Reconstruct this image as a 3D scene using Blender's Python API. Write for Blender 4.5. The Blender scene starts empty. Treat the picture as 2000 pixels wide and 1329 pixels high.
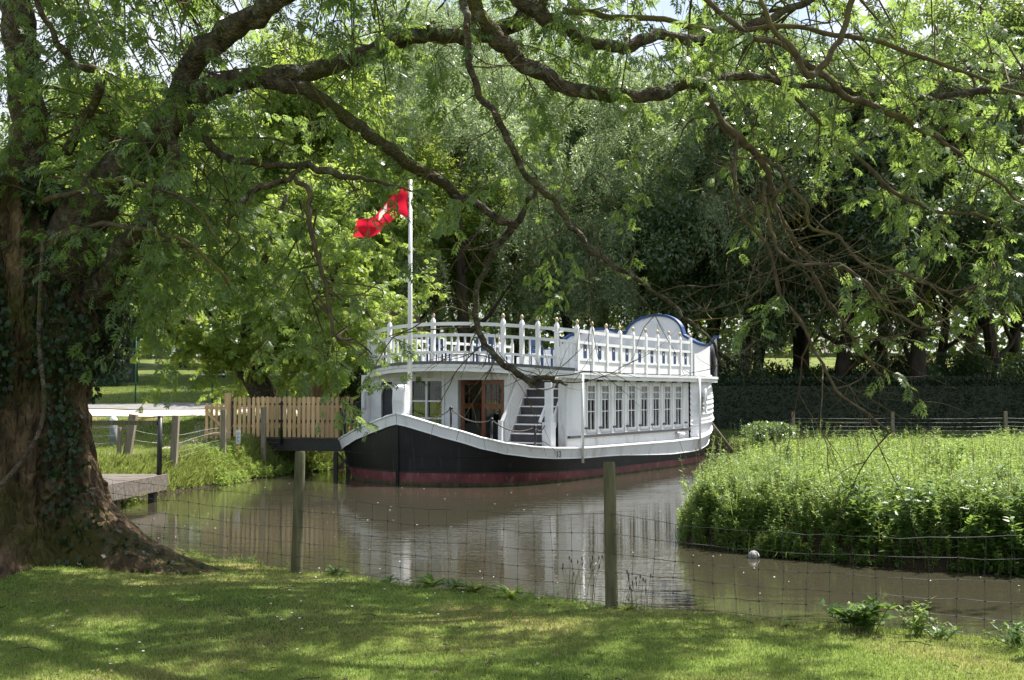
import bpy, math, random
import numpy as np
from mathutils import Vector, noise as mnoise

# ------------------------------------------------------------------ camera, world, sun
scene = bpy.context.scene
C = scene.collection
F = 2200.0                      # focal length in photo pixels (photo 2000 x 1329)
PITCH = math.atan(100.5 / F)
CAMZ = 2.6
cam_d = bpy.data.cameras.new("camera")
cam_d.sensor_width = 36.0
cam_d.lens = 36.0 * F / 2000.0
cam_d.clip_start = 0.1
cam_d.clip_end = 1500.0
cam = bpy.data.objects.new("camera", cam_d)
C.objects.link(cam)
cam.location = (0, 0, CAMZ)
cam.rotation_euler = (math.pi / 2 + PITCH, 0, 0)
scene.camera = cam

SUN_AZ = math.radians(52.0)     # to the right of the view direction
SUN_EL = math.radians(60.0)
w = bpy.data.worlds.new("World")
scene.world = w
w.use_nodes = True
nt = w.node_tree
sky = nt.nodes.new("ShaderNodeTexSky")
sky.sky_type = 'NISHITA'
sky.sun_disc = False
sky.sun_elevation = SUN_EL
sky.sun_rotation = SUN_AZ
sky.dust_density = 2.5
sky.air_density = 1.0
bg = nt.nodes["Background"]
bg.inputs[1].default_value = 0.085
wtc = nt.nodes.new("ShaderNodeTexCoord"); wn = nt.nodes.new("ShaderNodeTexNoise"); wn.inputs['Scale'].default_value = 3.0; wn.inputs['Detail'].default_value = 7
wr = nt.nodes.new("ShaderNodeMapRange"); wr.inputs[1].default_value = 0.38; wr.inputs[2].default_value = 0.58; wr.inputs[4].default_value = 0.7
wm_ = nt.nodes.new("ShaderNodeMixRGB"); wm_.inputs[2].default_value = (6.0, 6.2, 6.5, 1)
nt.links.new(wtc.outputs['Generated'], wn.inputs['Vector']); nt.links.new(wn.outputs[0], wr.inputs[0]); nt.links.new(wr.outputs[0], wm_.inputs[0])
nt.links.new(sky.outputs[0], wm_.inputs[1]); nt.links.new(wm_.outputs[0], bg.inputs[0])
sl = bpy.data.lights.new("sun", 'SUN')
sl.energy = 5.0
sl.angle = math.radians(0.53)
sl.color = (1.0, 0.955, 0.89)
sun = bpy.data.objects.new("sun", sl)
C.objects.link(sun)
sd = Vector((math.sin(SUN_AZ) * math.cos(SUN_EL), math.cos(SUN_AZ) * math.cos(SUN_EL), math.sin(SUN_EL)))
sun.rotation_euler = sd.to_track_quat('Z', 'Y').to_euler()
sun.location = (30, 30, 60)
scene.view_settings.view_transform = 'Standard'
scene.view_settings.look = 'None'
scene.view_settings.gamma = 1.0
scene.view_settings.exposure = 1.32
scene.render.engine = 'CYCLES'
cy = scene.cycles
cy.max_bounces = 7
cy.diffuse_bounces = 5
cy.glossy_bounces = 3
cy.transmission_bounces = 5
cy.transparent_max_bounces = 8
cy.caustics_reflective = False
cy.caustics_refractive = False
cy.sample_clamp_indirect = 4.0
cy.use_denoising = True

RNG = np.random.default_rng(7)
random.seed(7)

# ------------------------------------------------------------------ helpers
def P(px, py, Y):
    """the world point at depth Y seen at photo pixel (px, py)"""
    a = (px - 1000.0) / F
    b = -(py - 664.5) / F
    dy = math.cos(PITCH) - b * math.sin(PITCH)
    dz = math.sin(PITCH) + b * math.cos(PITCH)
    s = Y / dy
    return Vector((a * s, Y, CAMZ + dz * s))

def tag(o, label=None, cat=None, group=None, kind=None):
    if label: o['label'] = label
    if cat: o['category'] = cat
    if group: o['group'] = group
    if kind: o['kind'] = kind
    return o

def link(name, me, mat=None, parent=None):
    o = bpy.data.objects.new(name, me)
    C.objects.link(o)
    if mat is not None and len(me.materials) == 0:
        me.materials.append(mat)
    if parent is not None:
        o.parent = parent
    return o

def empty(name, loc=(0, 0, 0), rz=0.0, label=None, cat=None, group=None):
    o = bpy.data.objects.new(name, None)
    o.empty_display_size = 0.3
    C.objects.link(o)
    o.location = loc
    o.rotation_euler = (0, 0, rz)
    tag(o, label, cat, group)
    return o

def np_mesh(name, V, Fq, smooth=False):
    """V (n,3); Fq (m,k) faces all of the same size"""
    V = np.asarray(V, dtype=np.float32); Fq = np.asarray(Fq, dtype=np.int32)
    k = Fq.shape[1]
    me = bpy.data.meshes.new(name)
    me.vertices.add(len(V)); me.vertices.foreach_set("co", V.ravel())
    me.loops.add(Fq.size); me.loops.foreach_set("vertex_index", Fq.ravel())
    me.polygons.add(len(Fq))
    me.polygons.foreach_set("loop_start", np.arange(0, Fq.size, k, dtype=np.int32))
    me.polygons.foreach_set("loop_total", np.full(len(Fq), k, dtype=np.int32))
    me.update(calc_edges=True)
    if smooth:
        me.polygons.foreach_set("use_smooth", np.ones(len(Fq), dtype=bool))
    return me

class MB:
    """collects shapes that become one mesh"""
    def __init__(s): s.v = []; s.f = []
    def add(s, vs, fs):
        n = len(s.v); s.v += [tuple(q) for q in vs]; s.f += [tuple(i + n for i in f) for f in fs]
    def box(s, x0, x1, y0, y1, z0, z1):
        x0, x1 = min(x0, x1), max(x0, x1); y0, y1 = min(y0, y1), max(y0, y1); z0, z1 = min(z0, z1), max(z0, z1)
        s.add([(x0,y0,z0),(x1,y0,z0),(x1,y1,z0),(x0,y1,z0),(x0,y0,z1),(x1,y0,z1),(x1,y1,z1),(x0,y1,z1)],
              [(0,3,2,1),(4,5,6,7),(0,1,5,4),(1,2,6,5),(2,3,7,6),(3,0,4,7)])
    def bar(s, a, b, wx, wz, up=(0, 0, 1)):
        """rectangular bar from a to b; wx wide sideways, wz high"""
        a = Vector(a); b = Vector(b); d = (b - a).normalized(); up = Vector(up)
        r = d.cross(up)
        if r.length < 1e-4: r = d.cross(Vector((0, 1, 0)))
        r.normalize(); u = r.cross(d).normalized()
        r *= wx / 2; u *= wz / 2
        s.add([a-r-u, a+r-u, a+r+u, a-r+u, b-r-u, b+r-u, b+r+u, b-r+u],
              [(0,1,2,3),(7,6,5,4),(0,4,5,1),(1,5,6,2),(2,6,7,3),(3,7,4,0)])
    def tube(s, pts, rad, n=6, cap=True):
        pts = [Vector(p) for p in pts]
        rr = rad if hasattr(rad, '__len__') else [rad] * len(pts)
        d = (pts[1] - pts[0]).normalized()
        r = d.orthogonal().normalized(); base = len(s.v)
        for i, p in enumerate(pts):
            if i == 0: t = pts[1] - pts[0]
            elif i == len(pts) - 1: t = pts[-1] - pts[-2]
            else: t = pts[i + 1] - pts[i - 1]
            t.normalize()
            r = (r - t * r.dot(t))
            if r.length < 1e-6: r = t.orthogonal()
            r.normalize(); q = t.cross(r)
            for k in range(n):
                a = 2 * math.pi * k / n
                s.v.append(tuple(p + (r * math.cos(a) + q * math.sin(a)) * rr[i]))
        for i in range(len(pts) - 1):
            for k in range(n):
                a = base + i * n + k; b = base + i * n + (k + 1) % n
                s.f.append((a, b, b + n, a + n))
        if cap:
            s.f.append(tuple(base + k for k in range(n))[::-1])
            e = base + (len(pts) - 1) * n
            s.f.append(tuple(e + k for k in range(n)))
    def lathe(s, c, prof, n=12, axis='z'):
        base = len(s.v); m = len(prof)
        for (r, z) in prof:
            for k in range(n):
                a = 2 * math.pi * k / n
                s.v.append((c[0] + r * math.cos(a), c[1] + r * math.sin(a), c[2] + z))
        for i in range(m - 1):
            for k in range(n):
                a = base + i * n + k; b = base + i * n + (k + 1) % n
                s.f.append((a, b, b + n, a + n))
        s.f.append(tuple(base + k for k in range(n))[::-1]); s.f.append(tuple(base + (m - 1) * n + k for k in range(n)))
    def prism(s, poly, off):
        """poly: list of 3D points; extruded by off"""
        off = Vector(off); n = len(poly)
        vs = [Vector(p) for p in poly] + [Vector(p) + off for p in poly]
        fs = [tuple(range(n))[::-1], tuple(range(n, 2 * n))] + [(i, (i + 1) % n, n + (i + 1) % n, n + i) for i in range(n)]
        s.add(vs, fs)
    def build(s, name, mat, parent=None, smooth=False, bevel=0):
        me = bpy.data.meshes.new(name); me.from_pydata(s.v, [], s.f); me.update()
        if smooth: me.polygons.foreach_set("use_smooth", np.ones(len(me.polygons), dtype=bool))
        o = link(name, me, mat, parent)
        if bevel:
            m = o.modifiers.new("bevel", 'BEVEL'); m.width = bevel; m.segments = 2; m.limit_method = 'ANGLE'
        return o

def catmull(pts, k=5):
    """pts: list of tuples of any length; returns smoothed list"""
    A = [np.array(p, dtype=float) for p in pts]
    A = [2 * A[0] - A[1]] + A + [2 * A[-1] - A[-2]]
    out = []
    for i in range(1, len(A) - 2):
        p0, p1, p2, p3 = A[i-1], A[i], A[i+1], A[i+2]
        for j in range(k):
            t = j / k
            out.append(0.5 * ((2*p1) + (-p0+p2)*t + (2*p0-5*p1+4*p2-p3)*t*t + (-p0+3*p1-3*p2+p3)*t**3))
    out.append(A[-2])
    return out

# ------------------------------------------------------------------ materials
def new_mat(name):
    m = bpy.data.materials.new(name); m.use_nodes = True
    n = m.node_tree; b = n.nodes["Principled BSDF"]
    return m, n, b

def ramp(n, stops):
    r = n.nodes.new("ShaderNodeValToRGB")
    e = r.color_ramp.elements
    e[0].position = stops[0][0]; e[0].color = (*stops[0][1], 1)
    e[1].position = stops[-1][0]; e[1].color = (*stops[-1][1], 1)
    for p, c in stops[1:-1]:
        x = e.new(p); x.color = (*c, 1)
    return r

def tex(n, kind, scale, detail=4, stretch=None, coord='Object'):
    tc = n.nodes.new("ShaderNodeTexCoord")
    t = n.nodes.new("ShaderNodeTex" + kind)
    t.inputs['Scale'].default_value = scale
    if kind == 'Noise': t.inputs['Detail'].default_value = detail
    if stretch:
        mp = n.nodes.new("ShaderNodeMapping"); mp.inputs['Scale'].default_value = stretch
        n.links.new(tc.outputs[coord], mp.inputs[0]); n.links.new(mp.outputs[0], t.inputs['Vector'])
    else:
        n.links.new(tc.outputs[coord], t.inputs['Vector'])
    return t

def noisy(name, stops, scale=3, rough=0.6, bump=0.0, bscale=None, stretch=None, spec=0.5, detail=6, metal=0.0, bdist=0.02):
    m, n, b = new_mat(name)
    t = tex(n, 'Noise', scale, detail, stretch)
    r = ramp(n, stops); n.links.new(t.outputs[0], r.inputs[0]); n.links.new(r.outputs[0], b.inputs['Base Color'])
    b.inputs['Roughness'].default_value = rough; b.inputs['Metallic'].default_value = metal
    b.inputs['Specular IOR Level'].default_value = spec
    if bump:
        t2 = tex(n, 'Noise', bscale or scale * 4, 6, stretch)
        bp = n.nodes.new("ShaderNodeBump"); bp.inputs['Strength'].default_value = bump; bp.inputs['Distance'].default_value = bdist
        n.links.new(t2.outputs[0], bp.inputs['Height']); n.links.new(bp.outputs[0], b.inputs['Normal'])
    return m

def leaf_mat(name, c1, c2, trans, tw=0.45, rough=0.45, spec=0.4):
    """c1..c2 reflect colours varied per leaf, trans = colour of the light let through"""
    m, n, b = new_mat(name)
    geo = n.nodes.new("ShaderNodeNewGeometry")
    r = ramp(n, [(0, c1), (1, c2)])
    n.links.new(geo.outputs['Random Per Island'], r.inputs[0])
    n.links.new(r.outputs[0], b.inputs['Base Color'])
    b.inputs['Roughness'].default_value = rough
    b.inputs['Specular IOR Level'].default_value = spec
    tr = n.nodes.new("ShaderNodeBsdfTranslucent")
    r2 = ramp(n, [(0, tuple(q * 0.7 for q in trans)), (1, trans)])
    n.links.new(geo.outputs['Random Per Island'], r2.inputs[0]); n.links.new(r2.outputs[0], tr.inputs[0])
    mx = n.nodes.new("ShaderNodeMixShader"); mx.inputs[0].default_value = tw
    out = n.nodes["Material Output"]
    n.links.new(b.outputs[0], mx.inputs[1]); n.links.new(tr.outputs[0], mx.inputs[2]); n.links.new(mx.outputs[0], out.inputs[0])
    return m

M = {}
M['white'] = noisy('white_paint', [(0.25, (0.66, 0.67, 0.66)), (0.6, (0.80, 0.80, 0.80))], 2.2, 0.45, 0.06, 30, bdist=0.01)
M['white_dirty'] = noisy('weathered_white_paint', [(0.28, (0.52, 0.51, 0.47)), (0.42, (0.72, 0.73, 0.73)), (0.8, (0.80, 0.81, 0.82))], 1.6, 0.5, 0.1, 20, stretch=(1, 1, 0.35), bdist=0.01)
M['black'] = noisy('black_hull_paint', [(0.3, (0.006, 0.006, 0.007)), (0.7, (0.014, 0.014, 0.015))], 1.5, 0.4, 0.08, 8, spec=0.3)
M['maroon'] = noisy('maroon_boot_paint', [(0.35, (0.09, 0.022, 0.026)), (0.55, (0.16, 0.035, 0.04)), (0.75, (0.22, 0.07, 0.07))], 2.5, 0.5, 0.15, 12)
M['algae'] = noisy('algae_line', [(0.3, (0.02, 0.02, 0.01)), (0.7, (0.10, 0.09, 0.03))], 5, 0.8, 0.3, 20)
M['deckgrey'] = noisy('grey_deck_felt', [(0.3, (0.09, 0.095, 0.10)), (0.7, (0.15, 0.155, 0.16))], 4, 0.8, 0.1, 40)
M['tread'] = noisy('dark_grey_riser', [(0.3, (0.035, 0.035, 0.04)), (0.7, (0.06, 0.06, 0.066))], 5, 0.7)
M['blue'] = noisy('navy_paint', [(0.3, (0.01, 0.03, 0.09)), (0.7, (0.02, 0.055, 0.16))], 3, 0.4)
M['brightblue'] = noisy('blue_trim_paint', [(0.3, (0.012, 0.045, 0.15)), (0.7, (0.02, 0.07, 0.21))], 3, 0.4)
M['gold'] = noisy('worn_gilt', [(0.3, (0.35, 0.24, 0.12)), (0.7, (0.6, 0.5, 0.32))], 9, 0.45)
M['doorwood'] = noisy('varnished_door_wood', [(0.25, (0.10, 0.03, 0.012)), (0.75, (0.26, 0.085, 0.03))], 3, 0.35, 0.1, 20, stretch=(6, 6, 0.6))
M['iron'] = noisy('black_iron', [(0.3, (0.01, 0.01, 0.011)), (0.7, (0.025, 0.026, 0.028))], 10, 0.4)
M['interior'] = noisy('cabin_panelling', [(0.3, (0.10, 0.06, 0.035)), (0.7, (0.2, 0.13, 0.08))], 2, 0.6)
M['picket'] = noisy('new_softwood', [(0.2, (0.36, 0.22, 0.10)), (0.5, (0.50, 0.34, 0.17)), (0.8, (0.58, 0.43, 0.24))], 3, 0.65, 0.25, 25, stretch=(4, 4, 0.5))
M['greywood'] = noisy('weathered_grey_wood', [(0.25, (0.05, 0.042, 0.032)), (0.55, (0.13, 0.11, 0.088)), (0.85, (0.24, 0.21, 0.18))], 3, 0.8, 0.4, 18, stretch=(1.2, 5, 5))
M['post'] = noisy('green_tinged_fence_post', [(0.25, (0.05, 0.05, 0.022)), (0.55, (0.12, 0.115, 0.055)), (0.8, (0.2, 0.17, 0.10))], 4, 0.85, 0.5, 30, stretch=(6, 6, 0.7))
M['greypost'] = noisy('grey_post_wood', [(0.25, (0.13, 0.11, 0.075)), (0.75, (0.28, 0.24, 0.18))], 4, 0.85, 0.4, 25, stretch=(5, 5, 0.6))
M['wire'] = noisy('galvanised_wire', [(0.3, (0.012, 0.014, 0.013)), (0.7, (0.05, 0.055, 0.05))], 6, 0.6)
M['farwire'] = noisy('pale_galvanised_wire', [(0.3, (0.2, 0.22, 0.2)), (0.7, (0.38, 0.4, 0.38))], 6, 0.45, metal=0.3)
M['greenpost'] = noisy('green_coated_steel', [(0.3, (0.008, 0.09, 0.045)), (0.7, (0.015, 0.14, 0.07))], 6, 0.4)
M['red'] = leaf_mat('red_flag_cloth', (0.5, 0.012, 0.03), (0.55, 0.015, 0.035), (0.7, 0.02, 0.05), 0.4, 0.7, 0.1)
M['flagwhite'] = leaf_mat('white_flag_cloth', (0.75, 0.7, 0.68), (0.8, 0.75, 0.72), (0.8, 0.7, 0.65), 0.4, 0.7, 0.1)
M['concrete'] = noisy('bollard_concrete', [(0.3, (0.13, 0.14, 0.15)), (0.7, (0.22, 0.23, 0.24))], 5, 0.85, 0.2, 30)
M['gravel'] = noisy('pale_gravel', [(0.3, (0.30, 0.25, 0.2)), (0.5, (0.42, 0.37, 0.3)), (0.7, (0.52, 0.47, 0.4))], 14, 0.95, 0.5, 60)
M['tarmac'] = noisy('old_tarmac', [(0.3, (0.13, 0.125, 0.125)), (0.7, (0.2, 0.195, 0.19))], 3, 0.95, 0.3, 60)
M['paper'] = noisy('notice_sheet', [(0.4, (0.6, 0.62, 0.66)), (0.6, (0.75, 0.77, 0.8))], 6, 0.6)
M['ink'] = noisy('notice_ink', [(0.3, (0.06, 0.07, 0.1)), (0.7, (0.12, 0.13, 0.16))], 6, 0.6)
M['rooftile'] = noisy('brown_roof_tiles', [(0.3, (0.05, 0.032, 0.025)), (0.7, (0.1, 0.07, 0.055))], 6, 0.9, 0.4, 15)
M['cordage'] = noisy('grey_rope', [(0.3, (0.06, 0.055, 0.045)), (0.7, (0.13, 0.12, 0.10))], 20, 0.8)
M['soil'] = noisy('bank_soil', [(0.3, (0.03, 0.022, 0.013)), (0.7, (0.08, 0.06, 0.035))], 5, 0.95, 0.5, 20)
M['splitwood'] = noisy('torn_heartwood', [(0.25, (0.08, 0.045, 0.025)), (0.5, (0.24, 0.14, 0.075)), (0.8, (0.42, 0.28, 0.16))], 3, 0.85, 0.8, 10, stretch=(8, 8, 0.5), bdist=0.08)
M['wingwhite'] = noisy('white_feathers', [(0.3, (0.6, 0.6, 0.58)), (0.7, (0.8, 0.8, 0.78))], 10, 0.7)
M['plasticball'] = noisy('pale_grey_ball', [(0.4, (0.2, 0.2, 0.18)), (0.6, (0.42, 0.42, 0.40))], 12, 0.7)

def bark(name, stops, moss, mosslow=0.48, scale=5.0, bump=0.9, dist=0.06, stretch=(1, 1, 0.35), lich=None):
    m, n, b = new_mat(name)
    t = tex(n, 'Noise', scale, 9, stretch)
    r = ramp(n, stops); n.links.new(t.outputs[0], r.inputs[0])
    t3 = tex(n, 'Noise', 1.3, 7)
    r3 = ramp(n, [(mosslow, (0, 0, 0)), (mosslow + 0.14, (1, 1, 1))]); n.links.new(t3.outputs[0], r3.inputs[0])
    mx = n.nodes.new("ShaderNodeMixRGB"); n.links.new(r3.outputs[0], mx.inputs[0]); n.links.new(r.outputs[0], mx.inputs[1]); mx.inputs[2].default_value = (*moss, 1)
    last = mx
    if lich:
        t4 = tex(n, 'Noise', 9, 4)
        r4 = ramp(n, [(0.58, (0, 0, 0)), (0.66, (1, 1, 1))]); n.links.new(t4.outputs[0], r4.inputs[0])
        m4 = n.nodes.new("ShaderNodeMixRGB"); n.links.new(r4.outputs[0], m4.inputs[0]); n.links.new(mx.outputs[0], m4.inputs[1]); m4.inputs[2].default_value = (*lich, 1)
        last = m4
    n.links.new(last.outputs[0], b.inputs['Base Color'])
    b.inputs['Roughness'].default_value = 0.9; b.inputs['Specular IOR Level'].default_value = 0.2
    v = tex(n, 'Voronoi', scale * 2.2, stretch=stretch); v.feature = 'DISTANCE_TO_EDGE'
    ad = n.nodes.new("ShaderNodeMath"); ad.operation = 'ADD'
    mul = n.nodes.new("ShaderNodeMath"); mul.operation = 'MULTIPLY'; mul.inputs[1].default_value = 1.2
    n.links.new(v.outputs['Distance'], mul.inputs[0]); n.links.new(mul.outputs[0], ad.inputs[0]); n.links.new(t.outputs[0], ad.inputs[1])
    bp = n.nodes.new("ShaderNodeBump"); bp.inputs['Strength'].default_value = bump; bp.inputs['Distance'].default_value = dist
    n.links.new(ad.outputs[0], bp.inputs['Height']); n.links.new(bp.outputs[0], b.inputs['Normal'])
    return m
M['bigbark'] = bark('old_trunk_bark', [(0.3, (0.025, 0.018, 0.011)), (0.5, (0.10, 0.068, 0.04)), (0.72, (0.22, 0.155, 0.09))], (0.07, 0.065, 0.018), 0.5, 6, 1.0, 0.10, (1, 1, 0.55))
M['bough'] = bark('bough_bark', [(0.3, (0.03, 0.024, 0.018)), (0.7, (0.15, 0.12, 0.088))], (0.085, 0.08, 0.03), 0.52, 12, 1.0, 0.035, (1, 1, 1), lich=(0.17, 0.18, 0.15))
M['twig'] = bark('lichened_twig_bark', [(0.3, (0.05, 0.038, 0.026)), (0.7, (0.15, 0.115, 0.075))], (0.13, 0.11, 0.04), 0.48, 12, 0.3, 0.01, (1, 1, 1))
M['farbark'] = bark('far_trunk_bark', [(0.3, (0.02, 0.016, 0.012)), (0.7, (0.07, 0.055, 0.042))], (0.03, 0.035, 0.014), 0.5, 3, 0.6, 0.05)
M['ivy'] = leaf_mat('ivy_leaf', (0.010, 0.026, 0.008), (0.028, 0.055, 0.015), (0.06, 0.12, 0.02), 0.2, 0.38, 0.35)
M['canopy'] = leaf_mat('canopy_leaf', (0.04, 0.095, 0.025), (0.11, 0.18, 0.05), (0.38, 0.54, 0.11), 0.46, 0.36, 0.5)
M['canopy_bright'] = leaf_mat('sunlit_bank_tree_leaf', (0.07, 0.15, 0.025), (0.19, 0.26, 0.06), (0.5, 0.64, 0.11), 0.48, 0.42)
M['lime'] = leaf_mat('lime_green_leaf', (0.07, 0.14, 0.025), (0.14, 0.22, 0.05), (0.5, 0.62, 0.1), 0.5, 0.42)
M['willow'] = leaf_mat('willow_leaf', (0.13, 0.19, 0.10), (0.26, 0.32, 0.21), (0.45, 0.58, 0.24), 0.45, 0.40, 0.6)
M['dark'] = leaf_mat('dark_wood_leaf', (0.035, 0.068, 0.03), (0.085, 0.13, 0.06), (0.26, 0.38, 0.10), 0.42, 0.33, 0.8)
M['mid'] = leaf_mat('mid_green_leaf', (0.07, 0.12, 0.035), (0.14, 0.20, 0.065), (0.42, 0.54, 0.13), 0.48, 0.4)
M['hedge'] = leaf_mat('yew_hedge_leaf', (0.010, 0.022, 0.009), (0.024, 0.042, 0.016), (0.04, 0.08, 0.01), 0.15, 0.5)
M['herb'] = leaf_mat('bank_herb_leaf', (0.085, 0.16, 0.03), (0.22, 0.30, 0.075), (0.46, 0.60, 0.12), 0.42, 0.5, 0.22)
M['herb_a'] = leaf_mat('willowherb_leaf', (0.06, 0.13, 0.03), (0.17, 0.25, 0.07), (0.42, 0.54, 0.12), 0.4, 0.45, 0.3)
M['herb_dark'] = leaf_mat('comfrey_leaf', (0.045, 0.10, 0.022), (0.10, 0.17, 0.045), (0.3, 0.46, 0.08), 0.35, 0.4, 0.35)
M['grass'] = leaf_mat('lawn_blade', (0.07, 0.13, 0.02), (0.22, 0.25, 0.07), (0.42, 0.5, 0.1), 0.4, 0.5, 0.3)
def patch_grass():
    m = leaf_mat('lawn_blade', (0.075, 0.155, 0.025), (0.24, 0.31, 0.085), (0.42, 0.55, 0.12), 0.4, 0.5, 0.3)
    n = m.node_tree; b = n.nodes["Principled BSDF"]; old = b.inputs['Base Color'].links[0].from_socket
    t = tex(n, 'Noise', 0.8, 6); rr = ramp(n, [(0.46, (0, 0, 0)), (0.66, (1, 1, 1))]); n.links.new(t.outputs[0], rr.inputs[0])
    mx = n.nodes.new("ShaderNodeMixRGB"); n.links.new(rr.outputs[0], mx.inputs[0]); n.links.new(old, mx.inputs[1]); mx.inputs[2].default_value = (0.30, 0.22, 0.11, 1)
    n.links.new(mx.outputs[0], b.inputs['Base Color']); return m
M['grass'] = patch_grass()
M['longgrass'] = leaf_mat('long_grass_blade', (0.12, 0.18, 0.035), (0.28, 0.33, 0.10), (0.5, 0.58, 0.14), 0.35, 0.5, 0.3)
M['straw'] = leaf_mat('seed_head_stem', (0.09, 0.08, 0.035), (0.18, 0.16, 0.08), (0.2, 0.18, 0.08), 0.2, 0.7, 0.2)

def island_vary(m, lo=0.72, hi=1.2):
    n = m.node_tree; b = n.nodes["Principled BSDF"]; old = b.inputs['Base Color'].links[0].from_socket
    g_ = n.nodes.new("ShaderNodeNewGeometry"); rr = ramp(n, [(0, (lo, lo * 0.98, lo * 0.95)), (1, (hi, hi, hi))]); n.links.new(g_.outputs['Random Per Island'], rr.inputs[0])
    mx = n.nodes.new("ShaderNodeMixRGB"); mx.blend_type = 'MULTIPLY'; mx.inputs[0].default_value = 1; n.links.new(old, mx.inputs[1]); n.links.new(rr.outputs[0], mx.inputs[2]); n.links.new(mx.outputs[0], b.inputs['Base Color'])
for k_ in ('picket', 'greywood', 'greypost'): island_vary(M[k_])
def streaks(m, col, lo, hi, scale, stretch):
    n = m.node_tree; b = n.nodes["Principled BSDF"]; old = b.inputs['Base Color'].links[0].from_socket
    t = tex(n, 'Noise', scale, 5, stretch); rr = ramp(n, [(lo, (0, 0, 0)), (hi, (0.75, 0.75, 0.75))]); n.links.new(t.outputs[0], rr.inputs[0])
    mx = n.nodes.new("ShaderNodeMixRGB"); n.links.new(rr.outputs[0], mx.inputs[0]); n.links.new(old, mx.inputs[1]); mx.inputs[2].default_value = (*col, 1); n.links.new(mx.outputs[0], b.inputs['Base Color'])
streaks(M['white_dirty'], (0.42, 0.37, 0.29), 0.60, 0.74, 1.8, (4, 4, 0.5))
streaks(M['maroon'], (0.26, 0.17, 0.12), 0.58, 0.75, 3.0, (3, 3, 0.8))
streaks(M['black'], (0.05, 0.045, 0.035), 0.58, 0.8, 2.5, (3, 3, 0.5))
def ground_mat():
    m, n, b = new_mat('grass_turf')
    t = tex(n, 'Noise', 0.55, 8); r = ramp(n, [(0.36, (0.06, 0.10, 0.02)), (0.48, (0.11, 0.15, 0.03)), (0.58, (0.17, 0.18, 0.055)), (0.70, (0.24, 0.17, 0.08))])
    n.links.new(t.outputs[0], r.inputs[0])
    t2 = tex(n, 'Noise', 14, 6); r2 = ramp(n, [(0.3, (0.6, 0.6, 0.6)), (0.7, (1.25, 1.25, 1.25))]); n.links.new(t2.outputs[0], r2.inputs[0])
    mx = n.nodes.new("ShaderNodeMixRGB"); mx.blend_type = 'MULTIPLY'; mx.inputs[0].default_value = 1
    n.links.new(r.outputs[0], mx.inputs[1]); n.links.new(r2.outputs[0], mx.inputs[2])
    # soil where the bank falls below turf level: by height
    tc = n.nodes.new("ShaderNodeTexCoord"); sp = n.nodes.new("ShaderNodeSeparateXYZ"); n.links.new(tc.outputs['Object'], sp.inputs[0])
    mr = n.nodes.new("ShaderNodeMapRange"); mr.inputs[1].default_value = 0.30; mr.inputs[2].default_value = 0.55
    n.links.new(sp.outputs[2], mr.inputs[0])
    m2 = n.nodes.new("ShaderNodeMixRGB"); n.links.new(mr.outputs[0], m2.inputs[0]); m2.inputs[1].default_value = (0.045, 0.033, 0.02, 1); n.links.new(mx.outputs[0], m2.inputs[2])
    n.links.new(m2.outputs[0], b.inputs['Base Color'])
    b.inputs['Roughness'].default_value = 0.95; b.inputs['Specular IOR Level'].default_value = 0.15
    bp = n.nodes.new("ShaderNodeBump"); bp.inputs['Strength'].default_value = 0.6; bp.inputs['Distance'].default_value = 0.05
    t3 = tex(n, 'Noise', 30, 6); n.links.new(t3.outputs[0], bp.inputs['Height']); n.links.new(bp.outputs[0], b.inputs['Normal'])
    return m
M['ground'] = ground_mat()

def water_mat():
    m, n, b = new_mat('muddy_water')
    b.inputs['Base Color'].default_value = (0.036, 0.033, 0.021, 1)
    b.inputs['Roughness'].default_value = 0.03
    b.inputs['IOR'].default_value = 1.33
    t = tex(n, 'Noise', 2.2, 3, (0.45, 1.9, 1)); t2 = tex(n, 'Noise', 9.0, 2, (0.5, 1.9, 1)); t3 = tex(n, 'Noise', 0.35, 2)
    ad = n.nodes.new("ShaderNodeMath"); ad.operation = 'MULTIPLY_ADD'; ad.inputs[1].default_value = 0.22
    n.links.new(t2.outputs[0], ad.inputs[0]); n.links.new(t.outputs[0], ad.inputs[2])
    r3 = ramp(n, [(0.38, (0.25, 0.25, 0.25)), (0.62, (1, 1, 1))]); n.links.new(t3.outputs[0], r3.inputs[0])
    bp = n.nodes.new("ShaderNodeBump"); bp.inputs['Distance'].default_value = 0.0085
    ms = n.nodes.new("ShaderNodeMath"); ms.operation = 'MULTIPLY'; ms.inputs[1].default_value = 1.0
    n.links.new(r3.outputs[0], ms.inputs[0]); n.links.new(ms.outputs[0], bp.inputs['Strength'])
    n.links.new(ad.outputs[0], bp.inputs['Height']); n.links.new(bp.outputs[0], b.inputs['Normal'])
    return m
M['water'] = water_mat()

def glass_mat():
    m, n, b = new_mat('window_glass')
    tr = n.nodes.new("ShaderNodeBsdfTransparent"); tr.inputs[0].default_value = (0.85, 0.88, 0.87, 1)
    gl = n.nodes.new("ShaderNodeBsdfGlossy"); gl.inputs['Roughness'].default_value = 0.02
    fr = n.nodes.new("ShaderNodeFresnel"); fr.inputs[0].default_value = 1.6
    mx = n.nodes.new("ShaderNodeMixShader")
    n.links.new(fr.outputs[0], mx.inputs[0]); n.links.new(tr.outputs[0], mx.inputs[1]); n.links.new(gl.outputs[0], mx.inputs[2])
    n.links.new(mx.outputs[0], n.nodes["Material Output"].inputs[0])
    return m
M['glass'] = glass_mat()

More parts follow.
